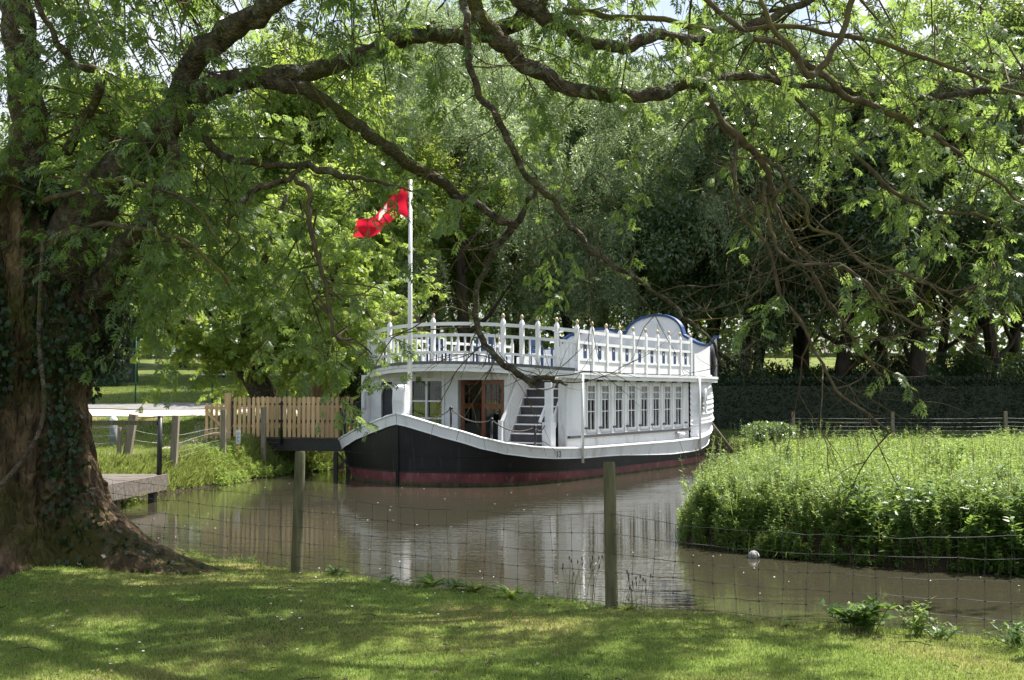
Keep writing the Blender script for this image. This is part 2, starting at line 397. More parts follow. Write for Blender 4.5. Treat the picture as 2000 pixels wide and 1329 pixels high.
# ------------------------------------------------------------------ terrain and water
WATER = [(-70, 24), (-20, 18), (-12, 15.6), (-6, 13.9), (-3.3, 12.35), (-2.1, 11.5), (0.82, 9.8), (3.7, 8.1), (10, 4.4), (20, -1.5), (40, -14), (70, -30),
         (70, -8), (30, 8), (12, 13.9), (7.3, 16.1), (5.6, 17.0), (4.1, 17.9), (3.05, 19.6), (3.5, 22), (4.8, 27), (6.2, 31.5), (8.5, 34.5), (15, 36.5), (70, 38),
         (70, 44), (20, 45), (10.2, 45.2), (8.8, 49), (5, 54), (2, 53), (-1.0, 48.5), (-4.6, 41), (-5.9, 37.4), (-7.0, 35.6), (-7.4, 34.0), (-8.1, 30.9), (-8.8, 27.9), (-9.7, 26), (-14, 24.8), (-70, 30)]
WP = np.array(WATER, dtype=float)
def wsd(x, y):
    """signed distance to the water's edge, positive on land"""
    x = np.asarray(x, float); y = np.asarray(y, float)
    d = np.full(x.shape, 1e9); inside = np.zeros(x.shape, bool)
    n = len(WP)
    for i in range(n):
        ax, ay = WP[i]; bx, by = WP[(i + 1) % n]
        ex, ey = bx - ax, by - ay
        t = np.clip(((x - ax) * ex + (y - ay) * ey) / (ex * ex + ey * ey), 0, 1)
        d = np.minimum(d, np.hypot(x - ax - t * ex, y - ay - t * ey))
        c = (ay > y) != (by > y)
        if ey != 0:
            inside ^= c & (x < ex * (y - ay) / ey + ax)
    return np.where(inside, -d, d)
def sstep(a, b, x):
    t = np.clip((x - a) / (b - a), 0, 1); return t * t * (3 - 2 * t)
def wob(x, y, s, ph=0.0):
    return (np.sin(x * s + ph + 1.7 * np.sin(y * s * 0.63 + ph)) + np.sin(y * s * 1.13 + 2.1 * ph + 1.3 * np.sin(x * s * 0.71))) * 0.5
def landh(x, y):
    left = np.where(y < 34.5, 0.78, np.where(y < 44, 0.78 + 0.128 * (y - 34.5), 2.0 + 0.05 * (y - 44)))
    right = np.where(y < 50, 0.50, 0.50 + 0.075 * (y - 50))
    k = sstep(0, 9, x)
    far = left * (1 - k) + right * k
    far = np.minimum(far, 7.5)
    near = 0.85 + 0.20 * np.exp(-(((x + 5.2) / 1.9) ** 2 + ((y - 10.9) / 1.7) ** 2))
    kn = sstep(14, 22, y + 0.55 * x)
    kn = np.where(y > 15, np.maximum(kn, sstep(15, 16.5, y + 0 * x)), kn)
    h = near * (1 - kn) + far * kn
    isl = (x > 2.5) & (y > 10) & (y < 38.5) & (y + 0.45 * x > 16.5)
    h = np.where(isl, 0.45, h)
    return h + 0.03 * wob(x, y, 0.9) + 0.012 * wob(x, y, 3.1, 1.0)
def ground_h(x, y):
    x = np.asarray(x, float); y = np.asarray(y, float)
    d = wsd(x, y)
    d = d + 0.10 * wob(x, y, 2.3, 0.7) + 0.05 * wob(x, y, 7.0, 2.0)
    lb = sstep(0, 1, (y - 23) / 2) * sstep(0, 1, (-2.0 - x) / 2)
    k = sstep(-0.45, 0.30 + 1.0 * lb, d + 0.12 * lb)
    return -0.6 + (landh(x, y) + 0.6) * k
xs = np.concatenate([np.linspace(-160, -16, 50), np.arange(-15.8, 14.0, 0.2), np.linspace(14.2, 160, 60)])
ys = np.concatenate([np.linspace(-40, 0.5, 20), np.arange(0.8, 50, 0.2), np.linspace(50.4, 260, 110)])
GX, GY = np.meshgrid(xs, ys)
GZ = ground_h(GX, GY)
nx, ny = len(xs), len(ys)
idx = np.arange(nx * ny).reshape(ny, nx)
FQ = np.stack([idx[:-1, :-1].ravel(), idx[:-1, 1:].ravel(), idx[1:, 1:].ravel(), idx[1:, :-1].ravel()], 1)
g = link("ground", np_mesh("ground", np.stack([GX.ravel(), GY.ravel(), GZ.ravel()], 1), FQ, True), M['ground'])
tag(g, kind='structure')
def gh(x, y): return float(ground_h(np.array([x]), np.array([y]))[0])

wm = MB(); wm.add([(-160, -40, 0), (160, -40, 0), (160, 60, 0), (-160, 60, 0)], [(0, 1, 2, 3)])
tag(wm.build("water", M['water']), kind='structure')

def strip(name, mat, cpts, wd, lift=0.02):
    """a path laid on the terrain along centre points"""
    c = catmull(cpts, 12); V = []; n = 9
    for i, p in enumerate(c):
        t = c[min(i + 1, len(c) - 1)] - c[max(i - 1, 0)]; t = t / np.linalg.norm(t); nrm = np.array([-t[1], t[0]])
        ww = wd * (1 + 0.06 * math.sin(i * 1.3))
        for k in range(n):
            q = p + nrm * ww * (k / (n - 1) - 0.5)
            V.append((q[0], q[1], gh(q[0], q[1]) + lift))
    Fc = []
    for i in range(len(c) - 1):
        for k in range(n - 1):
            a = i * n + k; Fc.append((a, a + 1, a + n + 1, a + n))
    return tag(link(name, np_mesh(name, V, Fc, True), mat), kind='structure')
strip("tarmac_path", M['tarmac'], [(-45, 45.3), (-25, 45.0), (-10, 44.7), (-4, 46.5), (0, 56)], 2.6)
strip("gravel_path", M['gravel'], [(-45, 43.2), (-25, 42.6), (-14, 42.3), (-7.2, 42.6), (-5.2, 44.6)], 1.6, 0.03)
strip("bankside_gravel", M['gravel'], [(-45, 31.6), (-25, 31.6), (-14, 31.4), (-11.5, 32.2), (-10.4, 34.2), (-10.0, 37), (-10.5, 40)], 1.3, 0.03)
strip("far_path", M['tarmac'], [(10, 50.5), (20, 49.5), (45, 49)], 1.2, 0.03)

# ------------------------------------------------------------------ leaf machinery
def frames(dirs, ups):
    x = dirs / np.maximum(np.linalg.norm(dirs, axis=1, keepdims=True), 1e-6)
    y = np.cross(ups, x); y /= np.maximum(np.linalg.norm(y, axis=1, keepdims=True), 1e-6)
    z = np.cross(x, y)
    return x, y, z
def rhombs(pos, dirs, ups, L, W, fold=0.0):
    """simple pointed leaves: one four-cornered blade each"""
    x, y, z = frames(dirs, ups)
    L = np.asarray(L).reshape(-1, 1); W = np.asarray(W).reshape(-1, 1)
    a = pos; b = pos + x * L * 0.45 + y * W * 0.5 + z * fold * W; c = pos + x * L; d = pos + x * L * 0.45 - y * W * 0.5 + z * fold * W
    V = np.stack([a, b, c, d], 1).reshape(-1, 3)
    return V, np.arange(len(V)).reshape(-1, 4)
def rnd_dirs(n, rng):
    v = rng.normal(size=(n, 3)); return v / np.linalg.norm(v, axis=1, keepdims=True)
def make_pinnate(npairs=4):
    """one compound leaf along +x, unit length: list of leaflet quads"""
    q = []
    for i in range(npairs):
        t = 0.22 + 0.62 * i / (npairs - 1); l = 0.46 - 0.10 * abs(i - 1.5) / 2
        for s in (-1, 1):
            a = math.radians(52)
            dx, dy = math.cos(a), s * math.sin(a)
            b = np.array([t, 0, 0]); tip = b + np.array([dx * l, dy * l, -0.09]); m = b + np.array([dx, dy, -0.02]) * l * 0.45
            pr = np.array([-dy, dx, 0]) * 0.085
            q.append([b, m + pr, tip, m - pr])
    b = np.array([0.84, 0, 0]); q.append([b, b + [0.14, 0.06, 0], b + [0.34, 0, -0.04], b + [0.14, -0.06, 0]])
    q.append([np.array([0, 0.008, 0]), np.array([0.85, 0.005, 0.0]), np.array([0.85, -0.005, 0.0]), np.array([0, -0.008, 0])])
    return np.array(q).reshape(-1, 3)
PIN = make_pinnate()
def pinnates(pos, dirs, ups, L):
    x, y, z = frames(dirs, ups)
    L = np.asarray(L).reshape(-1, 1, 1)
    T = PIN[None] * L
    # curl: the leaf droops along its length
    T = T.copy(); T[:, :, 2] -= 0.35 * (PIN[None, :, 0] ** 2) * L[:, :, 0]
    V = pos[:, None] + T[:, :, 0:1] * x[:, None] + T[:, :, 1:2] * y[:, None] + T[:, :, 2:3] * z[:, None]
    V = V.reshape(-1, 3)
    return V, np.arange(len(V)).reshape(-1, 4)

class Sprays:
    """twigs with compound leaves; one twig mesh and one leaf mesh in the end"""
    def __init__(s, seed):
        s.tw = MB(); s.pos = []; s.dir = []; s.up = []; s.L = []; s.rng = np.random.default_rng(seed)
    def twig(s, start, d, length, r0=0.008, droop=0.5, leafy=1.0, leafL=0.24, seg=6, sides=4, curl=0.25, sub=0, lo=0.15):
        rng = s.rng
        p = np.array(start, float); d = np.array(d, float); d /= np.linalg.norm(d)
        pts = [p.copy()]; st = length / seg
        for i in range(seg):
            d = d + np.array([0, 0, -droop / seg]) + rng.normal(size=3) * curl / seg ** 0.5 * 0.6
            d /= np.linalg.norm(d); p = p + d * st; pts.append(p.copy())
        s.tw.tube(pts, [r0 * (1 - 0.75 * i / seg) for i in range(seg + 1)], sides, False)
        if leafy > 0:
            nl = int(length / 0.075 * leafy)
            for k in range(nl):
                t = lo + (1 - lo) * (k + rng.random()) / max(nl, 1)
                i = min(int(t * seg), seg - 1); f = t * seg - i
                q = pts[i] * (1 - f) + pts[i + 1] * f; ax = pts[i + 1] - pts[i]; ax /= np.linalg.norm(ax)
                side = np.cross(ax, [0, 0, 1.0]); side = side / (np.linalg.norm(side) + 1e-6) * (1 if k % 2 else -1)
                dd = ax * 0.7 + side * (0.7 + 0.3 * rng.random()) + rng.normal(size=3) * 0.45 + np.array([0, 0, -0.12])
                s.pos.append(q); s.dir.append(dd); s.up.append(np.array([0, 0, 1.0]) + rng.normal(size=3) * 0.6); s.L.append(leafL * (0.65 + 0.6 * rng.random()))
        for k in range(sub):
            i = rng.integers(1, seg); ax = pts[i] - pts[i - 1]; ax = ax / np.linalg.norm(ax)
            dd = ax + rng.normal(size=3) * 0.65
            s.twig(pts[i], dd, length * (0.35 + 0.3 * rng.random()), r0 * 0.55, droop * 0.8, leafy, leafL, 4, 3, curl, 0, lo)
        return pts
    def leaves(s):
        return pinnates(np.array(s.pos), np.array(s.dir), np.array(s.up), np.array(s.L))

# ------------------------------------------------------------------ background trees
def crown_mesh(name, mat, H, R, h0, nb, nl, lw, seed, kind='blob', topR=0.8):
    rng = np.random.default_rng(seed)
    pos = []; 
    cz = (H + h0) / 2; rz = (H - h0) / 2
    c = rnd_dirs(nb, rng); rad = rng.uniform(0.45, 0.95, (nb, 1)) ** 0.6
    cen = c * rad * np.array([R, R, rz]); cen[:, :2] *= (1.0 - 0.25 * (cen[:, 2:3] / rz)) * topR ** np.clip(cen[:, 2:3] / rz, 0, 1)
    cen[:, 2] += cz
    br = rng.uniform(0.14, 0.30, nb) * R
    if kind == 'blob':
        which = rng.choice(nb, nl, p=br ** 2 / np.sum(br ** 2))
        dd = rnd_dirs(nl, rng)
        rr = rng.uniform(0.25, 1.08, nl) ** 0.5 * br[which]
        lump = 1 + 0.25 * np.sin(dd[:, 0] * 7 + which) * np.sin(dd[:, 1] * 6 + which * 2) * np.sin(dd[:, 2] * 8)
        pos = cen[which] + dd * (rr * lump)[:, None] * np.array([1.15, 1.15, 0.8])
        dirs = dd * 0.5 + rnd_dirs(nl, rng) * 0.8 + np.array([0, 0, -0.35]); ups = dd * 0.5 + np.array([0, 0, 0.7]) + rnd_dirs(nl, rng) * 0.6
        L = rng.uniform(0.7, 1.4, nl) * lw[0]; W = L * lw[1]
    else:   # hanging strands
        ns = nl // 46; which = rng.choice(nb, ns, p=br ** 2 / np.sum(br ** 2))
        dd = rnd_dirs(ns, rng); dd[:, 2] = np.abs(dd[:, 2]) * 0.6
        st = cen[which] + dd * br[which][:, None]
        ln = rng.uniform(0.8, 2.6, ns)
        t = rng.random((ns, 46)) ** 0.9
        off = (dd[:, None, :2] * 0.5 * t[:, :, None] * (1 - 0.3 * t[:, :, None]))
        pos = np.empty((ns, 46, 3))
        pos[:, :, :2] = st[:, None, :2] + off + rng.normal(size=(ns, 46, 2)) * 0.10
        pos[:, :, 2] = st[:, None, 2] - t * ln[:, None]
        pos = pos.reshape(-1, 3); n = len(pos)
        dirs = rnd_dirs(n, rng) * 0.9 + np.array([0, 0, -0.6]); ups = rnd_dirs(n, rng)
        L = rng.uniform(0.7, 1.4, n) * lw[0]; W = L * lw[1]
    V, Q = rhombs(pos, dirs, ups, L, W, 0.12)
    V[:, 2] = np.maximum(V[:, 2], 0.15)
    me = np_mesh(name, V, Q); me.materials.append(mat)
    return me
def trunk_mesh(name, mat, H, r, seed, lean=0.0, limbs=6):
    rng = random.Random(seed); mb = MB(); pts = []; rad = []
    ph = rng.random() * 6
    for i in range(9):
        t = i / 8
        pts.append((lean * H * t + 0.25 * math.sin(t * 5 + ph), 0.25 * math.sin(t * 4 + ph * 2), -0.3 + t * H)); rad.append(r * (1.35 if i == 0 else 1.0) * (1 - 0.7 * t))
    mb.tube(pts, rad, 12)
    for k in range(limbs):
        t = 0.25 + 0.6 * k / limbs; i = int(t * 8); a = rng.random() * 6.28
        p = Vector(pts[i]); l = H * (0.22 + 0.12 * rng.random())
        q = [p, p + Vector((math.cos(a) * l * 0.4, math.sin(a) * l * 0.4, l * 0.25)), p + Vector((math.cos(a) * l * 0.8, math.sin(a) * l * 0.8, l * 0.75))]
        mb.tube(q, [rad[i] * 0.5, rad[i] * 0.33, rad[i] * 0.12], 7, False)
    me = bpy.data.meshes.new(name); me.from_pydata(mb.v, [], mb.f); me.update()
    me.polygons.foreach_set("use_smooth", np.ones(len(me.polygons), dtype=bool)); me.materials.append(mat)
    return me
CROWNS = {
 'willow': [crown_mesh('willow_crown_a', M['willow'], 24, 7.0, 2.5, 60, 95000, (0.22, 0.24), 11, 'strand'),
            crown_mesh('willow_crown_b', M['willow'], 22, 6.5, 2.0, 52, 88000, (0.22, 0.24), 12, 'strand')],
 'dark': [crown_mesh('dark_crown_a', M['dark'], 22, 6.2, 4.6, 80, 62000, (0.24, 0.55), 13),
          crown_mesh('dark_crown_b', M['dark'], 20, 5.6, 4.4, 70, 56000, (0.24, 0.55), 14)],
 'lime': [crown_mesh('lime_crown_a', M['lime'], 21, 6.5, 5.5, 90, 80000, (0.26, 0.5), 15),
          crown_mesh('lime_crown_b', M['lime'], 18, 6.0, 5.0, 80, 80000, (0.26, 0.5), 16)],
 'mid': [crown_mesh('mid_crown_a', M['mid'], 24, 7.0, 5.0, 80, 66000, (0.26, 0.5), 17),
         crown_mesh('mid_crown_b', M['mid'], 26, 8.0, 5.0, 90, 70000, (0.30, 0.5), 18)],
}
TRUNKS = [trunk_mesh('far_trunk_a', M['farbark'], 13, 0.42, 1), trunk_mesh('far_trunk_b', M['farbark'], 12, 0.34, 2, 0.06), trunk_mesh('far_trunk_c', M['farbark'], 12, 0.5, 3, -0.05)]
def tree(kind, var, px, Y, s, rz, label, group, name, tr=0, sz=None):
    x = (px - 1000) / F * Y
    z = gh(x, Y)
    r = empty(name, (x, Y, z - 0.05), rz, label, 'tree', group)
    r.scale = (s, s, sz or s)
    link('crown', CROWNS[kind][var], None, r)
    link('trunk', TRUNKS[tr], None, r)
    return r
# (kind, variant, px, depth, scale, rotation, label, trunk mesh)
BGT = [
 ('willow', 0, 900, 58, 0.95, 0.4, 'silver green willow directly behind the front rails of the white boat', 0),
 ('willow', 1, 1120, 62, 1.02, 2.1, 'tall silvery willow rising behind the middle of the boat', 1),
 ('willow', 0, 1330, 60, 0.9, 3.9, 'grey green willow behind the blue edged crest of the boat stern', 2),
 ('willow', 1, 1010, 76, 1.2, 1.0, 'hazy willow farther back showing between the two willows behind the boat', 0),
 ('dark', 0, 1240, 66, 0.95, 0.3, 'dark leafy tree in the gap between two willows behind the stern', 1),
 ('dark', 1, 1460, 57, 0.9, 1.9, 'dark tree beside the stern leaning over the clipped hedge', 0),
 ('dark', 0, 1640, 59, 0.9, 2.7, 'dense dark tree behind the bare hanging twigs', 2),
 ('dark', 1, 1800, 57, 0.95, 4.1, 'blackish tree with thick shaded trunk behind the hedge at right', 2),
 ('dark', 0, 1930, 61, 1.0, 5.2, 'dark tree with a stout trunk close to the right edge', 0),
 ('mid', 0, 1550, 80, 1.0, 0.2, 'mid green tree far behind the hedge where sky shows through', 1),
 ('lime', 0, 1990, 78, 1.1, 2.4, 'bright green tree beyond the dark trunks at the right edge', 0),
 ('mid', 1, 1720, 88, 1.05, 1.3, 'tall mid green tree filling the sky above the dark row', 2),
 ('willow', 0, 1480, 72, 1.15, 5.0, 'pale willow rising over the dark trees right of the boat', 1),
 ('lime', 1, 640, 54, 0.9, 0.8, 'yellow green tree behind the picket gangway fence', 0),
 ('lime', 0, 430, 74, 0.85, 3.2, 'sunlit lime green tree on the field beyond the tennis netting', 2),
 ('lime', 1, 255, 66, 1.0, 1.2, 'light green tree with grey trunk right of the old ivy trunk', 0),
 ('mid', 0, 560, 80, 1.05, 2.0, 'green tree at the far side of the field behind the lime green trees', 1),
 ('lime', 1, 850, 64, 0.85, 1.4, 'yellow green tree peeping between the flagpole and the silver willow', 1),
 ('lime', 0, 1400, 66, 0.95, 4.4, 'light green tree glowing between the willow and the dark hedge trees', 2),
 ('mid', 1, 780, 74, 1.0, 4.4, 'dark leaved tree behind the white flagpole', 0),
 ('mid', 0, 350, 98, 1.0, 0.9, 'far tree at the back edge of the mown field', 2),
 ('mid', 1, 150, 100, 1.05, 3.0, 'farthest tree at the back of the field on the left', 0),
 ('mid', 0, 700, 104, 1.1, 5.5, 'distant tree showing in the gap left of the flagpole', 1),
 ('mid', 1, 1180, 100, 1.15, 2.2, 'distant high tree behind all the willows', 0),
 ('mid', 1, 1380, 104, 1.15, 0.5, 'distant tree closing the gap above the boat crest', 1),
 ('mid', 0, 1900, 100, 1.2, 3.3, 'farthest mid green tree at upper right', 2),
 ('mid', 0, 2060, 72, 1.15, 1.1, 'big mid green tree just outside the right edge with its crown inside', 0),
 ('mid', 1, 1830, 76, 1.1, 5.7, 'tall mid green tree behind the two thick dark trunks', 1),
 ('dark', 1, 1560, 66, 1.15, 0.8, 'tall dark tree between the leaning tree and the blackish row', 2),
 ('dark', 1, 470, 108, 1.0, 1.0, 'dark far tree shading the back of the field', 1),
 ('dark', 0, 260, 112, 1.0, 2.0, 'second dark far tree shading the back of the field farther left', 1),
]
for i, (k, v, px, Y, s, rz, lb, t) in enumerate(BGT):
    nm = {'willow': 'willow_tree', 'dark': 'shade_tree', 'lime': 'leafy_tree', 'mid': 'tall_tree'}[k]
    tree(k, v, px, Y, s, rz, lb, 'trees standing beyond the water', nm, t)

# far wood closing the horizon
def leaf_wall(name, path, h0, h1, thick, n, lw, mat, seed, lump=0.35, base=None):
    rng = np.random.default_rng(seed)
    pth = np.array(path, float); seglen = np.hypot(*(pth[1:] - pth[:-1]).T); cum = np.concatenate([[0], np.cumsum(seglen)])
    t = rng.random(n) * cum[-1]
    x = np.interp(t, cum, pth[:, 0]); y = np.interp(t, cum, pth[:, 1])
    tx = np.gradient(np.interp(np.linspace(0, cum[-1], 50), cum, pth[:, 0])).mean(); 
    hh = h1 * (1 + lump * (0.5 * np.sin(t * 0.35 + seed) + 0.5 * np.sin(t * 0.9 + 2 * seed)))
    top = rng.random(n) < 0.3
    z = np.where(top, 1.0, rng.random(n))
    off = np.where(top, rng.uniform(-1, 1, n), rng.choice([-1, 1], n) * rng.uniform(0.7, 1.02, n)) * thick / 2
    # path is mostly along x here
    px_ = x; py_ = y + off
    gz = ground_h(px_, py_)
    zz = gz + h0 + (hh - h0) * z + rng.normal(size=n) * 0.05 * lump * 3
    pos = np.stack([px_, py_, zz], 1)
    pos += rng.normal(size=(n, 3)) * lw[0] * 0.4
    out = np.stack([np.zeros(n), np.sign(off) * (1 - top * 0.7), top * 1.0 + 0.1], 1)
    V, Q = rhombs(pos, rnd_dirs(n, rng) + out * 0.6, rnd_dirs(n, rng) + np.array([0, 0, 0.4]), rng.uniform(0.7, 1.3, n) * lw[0], rng.uniform(0.7, 1.3, n) * lw[0] * lw[1], 0.1)
    return V, Q
V, Q = leaf_wall('w', [(-120, 150), (0, 140), (120, 145)], 0, 20, 10, 60000, (1.1, 0.7), M['mid'], 3, 0.25)
tag(link('far_wood', np_mesh('far_wood', V, Q), M['mid']), 'far wood closing the view behind all the trees', 'wood', kind='stuff')
# clipped hedge on the right: dense core with leafy skin
hz = empty('clipped_hedge', (24, 53.5, gh(24, 53.5)), 0, 'long clipped dark yew hedge behind the far wire fence', 'hedge')
mb = MB(); zb = 0.45
core = []
mb.box(-15.6, 24, -0.62, 0.62, -0.5, 2.1)
mb.build('hedge_core', M['hedge'], hz)
V, Q = leaf_wall('h', [(8.2, 53.5), (48.2, 53.5)], 0.0, 2.35, 1.5, 60000, (0.12, 0.6), M['hedge'], 4, 0.04)
V = V - np.array(hz.location)
link('foliage', np_mesh('foliage', V, Q), M['hedge'], hz)
# low round shrubs on far bank beside the stern, and beyond the hedge
def shrub(px, Y, r, h, mat, label, seed, n=6000, lw=(0.12, 0.5), zoff=0.0, group=None):
    x = (px - 1000) / F * Y; z = gh(x, Y)
    rng = np.random.default_rng(seed)
    nb = 16; cen = rnd_dirs(nb, rng) * np.array([r * 0.6, r * 0.6, h * 0.3]) + np.array([0, 0, h * 0.5])
    w_ = rng.integers(0, nb, n); dd = rnd_dirs(n, rng)
    pos = cen[w_] + dd * rng.uniform(0.3, 1, (n, 1)) ** 0.5 * np.array([r * 0.45, r * 0.45, h * 0.28])
    pos[:, 2] = np.maximum(pos[:, 2], 0.0)
    V, Q = rhombs(pos, dd + rnd_dirs(n, rng), dd + np.array([0, 0, 0.8]), rng.uniform(0.7, 1.3, n) * lw[0], rng.uniform(0.7, 1.3, n) * lw[0] * lw[1], 0.1)
    o = link('shrub', np_mesh('shrub', V, Q), mat); o.location = (x, Y, z + zoff)
    tag(o, label, 'shrub', group)
    return o
shrub(1425, 46.4, 1.5, 0.62, M['dark'], 'low glossy shrub at the water edge right beside the boat stern', 1)
shrub(1500, 46.6, 1.2, 0.8, M['dark'], 'low dark shrub on the far bank below the first grey fence post', 2)
shrub(1610, 64, 2.2, 2.3, M['mid'], 'rounded clipped bush in the sunlit gap behind the hedge', 3, 9000, (0.2, 0.5))
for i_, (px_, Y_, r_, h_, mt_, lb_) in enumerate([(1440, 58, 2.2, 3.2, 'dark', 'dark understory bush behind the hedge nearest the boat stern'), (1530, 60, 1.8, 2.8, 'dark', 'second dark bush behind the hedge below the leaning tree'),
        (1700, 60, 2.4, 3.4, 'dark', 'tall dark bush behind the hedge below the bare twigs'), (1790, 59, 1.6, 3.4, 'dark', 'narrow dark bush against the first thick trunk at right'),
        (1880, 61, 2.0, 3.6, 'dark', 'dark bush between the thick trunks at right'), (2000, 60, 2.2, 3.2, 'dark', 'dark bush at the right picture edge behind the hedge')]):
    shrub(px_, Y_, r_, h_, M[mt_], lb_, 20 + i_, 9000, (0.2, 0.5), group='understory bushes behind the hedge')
shrub(1950, 70, 4.5, 2.8, M['mid'], 'broad bush beyond the hedge at the right edge', 4, 12000, (0.25, 0.5))
shrub(185, 62, 2.0, 2.6, M['dark'], 'dusky bush standing on the field right of the old trunk', 5, 9000, (0.2, 0.5))

# ------------------------------------------------------------------ boat
BO = empty('college_barge', (-3.2, 31.8, 0.0), math.atan2(0.848, 0.53), 'white two deck barge with black and maroon hull moored on the brown water', 'boat')
def Bp(u, v, z): return Vector((u, -v, z))
W_U = [0, .05, .1, .25, .5, .9, 1.6, 2.5, 3.5, 6, 10, 11.5, 13, 14.5, 15.6, 16.4, 17.0, 17.3]
W_V = [0, .32, .55, 1.10, 1.72, 2.35, 2.98, 3.35, 3.55, 3.70, 3.78, 3.75, 3.58, 3.15, 2.5, 1.75, .9, 0]
B_U = [-.05, 0, .1, .25, .5, .9, 1.4, 2.2, 3.5, 6, 11, 12.5, 14, 15.3, 16.4, 17.1, 17.5, 17.65]
B_V = [0, .3, .72, 1.35, 2.05, 2.80, 3.30, 3.60, 3.75, 3.85, 3.9, 3.85, 3.62, 3.1, 2.3, 1.45, .7, 0]
Z_U = [-.05, .1, .25, .65, 1.0, 1.6, 2.5, 4, 10, 12.5, 14, 15.5, 16.5, 17.65]
Z_V = [1.95, 1.78, 1.60, 1.30, 1.15, 1.04, .97, .92, .89, .92, 1.05, 1.32, 1.6, 1.9]
NS = 90
SU = np.linspace(0, 1, NS)
def hullpt(s, z_frac):
    """point on starboard hull: s runs bow to stern, z_frac 0 waterline 1 gunwale (may be outside)"""
    # arc-length-like parameter over the gunwale curve
    u = np.interp(s, ARC, BU_); b = np.interp(s, ARC, BV_)
    zt = float(np.interp(u, Z_U, Z_V))
    # matching waterline point: same fraction
    uw = np.interp(s, ARCW, WU_); wv = np.interp(s, ARCW, WV_)
    f = z_frac
    k = max(f, -0.3) ** 1.0 if f > 0 else f * 0.6
    uu = uw + (u - uw) * k; vv = wv + (b - wv) * k
    return uu, vv, zt
bc = np.array(catmull(list(zip(B_U, B_V)), 8)); wc = np.array(catmull(list(zip(W_U, W_V)), 8))
BU_, BV_ = bc[:, 0], np.maximum(bc[:, 1], 0); WU_, WV_ = wc[:, 0], np.maximum(wc[:, 1], 0)
def arc(a, b):
    d = np.hypot(np.diff(a), np.diff(b)); c = np.concatenate([[0], np.cumsum(d)]); return c / c[-1]
ARC, ARCW = arc(BU_, BV_), arc(WU_, WV_)
def hull_strip(zlo, zhi, out0=0.0, out1=0.0, nz=4, s0=0.0, s1=1.0, thick=0.0):
    """zlo, zhi functions of (zt,u) -> height; both sides"""
    mb = MB(); ss = np.linspace(s0, s1, NS)
    for side in (1, -1):
        base = len(mb.v)
        for s in ss:
            u0, v0, zt = hullpt(s, 1.0)
            for j in range(nz + 1):
                f = j / nz; z = zlo(zt, u0) * (1 - f) + zhi(zt, u0) * f
                uu, vv, _ = hullpt(s, z / zt)
                o = out0 * (1 - f) + out1 * f
                # push outward
                un, vn, _ = hullpt(min(s + 0.01, 1), 1.0); up_, vp, _ = hullpt(max(s - 0.01, 0), 1.0)
                t = Vector((un - up_, vn - vp)); t = t.normalized() if t.length > 0 else Vector((1, 0))
                uu -= t.y * o; vv += t.x * o
                vv = max(vv, 0)
                mb.v.append(tuple(Bp(uu, side * vv, z)))
        m = nz + 1
        for i in range(NS - 1):
            for j in range(nz):
                a = base + i * m + j; mb.f.append((a, a + 1, a + m + 1, a + m))
    return mb
zboot = lambda u: 0.34 if u < 1 else 0.34 - 0.07 * min(1, (u - 1) / 4)
band = lambda zt, u: 0.27 + 0.14 * float(sstep(5, 11, u))
hull_strip(lambda zt, u: -0.5, lambda zt, u: 0.07, 0.012, 0.012).build('algae_line', M['algae'], BO, True)
hull_strip(lambda zt, u: 0.07, lambda zt, u: zboot(u), 0.010, 0.010).build('boot_stripe', M['maroon'], BO, True)
hull_strip(lambda zt, u: zboot(u) - 0.03, lambda zt, u: zt, 0.0, 0.0, 8).build('hull', M['black'], BO, True)
hull_strip(lambda zt, u: zt - band(zt, u), lambda zt, u: zt, 0.035, 0.045, 2).build('sheer_strake', M['white_dirty'], BO, True)
# lower edge moulding and cap rail
def hull_rail(dz, outw, rz, r, mat, name, s0=0.0, s1=1.0, flat=1.0):
    mb = MB()
    for side in (1, -1):
        pts = []
        for s in np.linspace(s0, s1, 160):
            u, v, zt = hullpt(s, 1.0); z = dz(zt, u)
            uu, vv, _ = hullpt(s, z / zt)
            un, vn, _ = hullpt(min(s + 0.01, 1), 1.0); up_, vp, _ = hullpt(max(s - 0.01, 0), 1.0)
            t = Vector((un - up_, vn - vp)).normalized()
            pts.append(Bp(uu - t.y * outw, side * max(vv + t.x * outw, 0), z))
        b0 = len(mb.v)
        for i, p in enumerate(pts):
            t = (pts[min(i + 1, len(pts) - 1)] - pts[max(i - 1, 0)]).normalized(); h = Vector((t.y, -t.x, 0)); h = h.normalized() if h.length > 1e-5 else Vector((0, 1, 0))
            for ca, sa in ((-1, -.7), (1, -.7), (1, .5), (.6, 1), (-.6, 1), (-1, .5)): mb.v.append(tuple(p + h * r * ca + Vector((0, 0, rz * sa))))
        for i in range(len(pts) - 1):
            for k in range(6): mb.f.append((b0 + i * 6 + k, b0 + i * 6 + (k + 1) % 6, b0 + (i + 1) * 6 + (k + 1) % 6, b0 + (i + 1) * 6 + k))
    return mb.build(name, mat, BO)
hull_rail(lambda zt, u: zt + 0.025, -0.01, 0.028, 0.08, M['white'], 'cap_rail')
hull_rail(lambda zt, u: zt - band(zt, u) , 0.04, 0.016, 0.02, M['white_dirty'], 'rubbing_strip')
hull_rail(lambda zt, u: zboot(u) + 0.015, 0.012, 0.016, 0.012, M['black'], 'boot_bead')
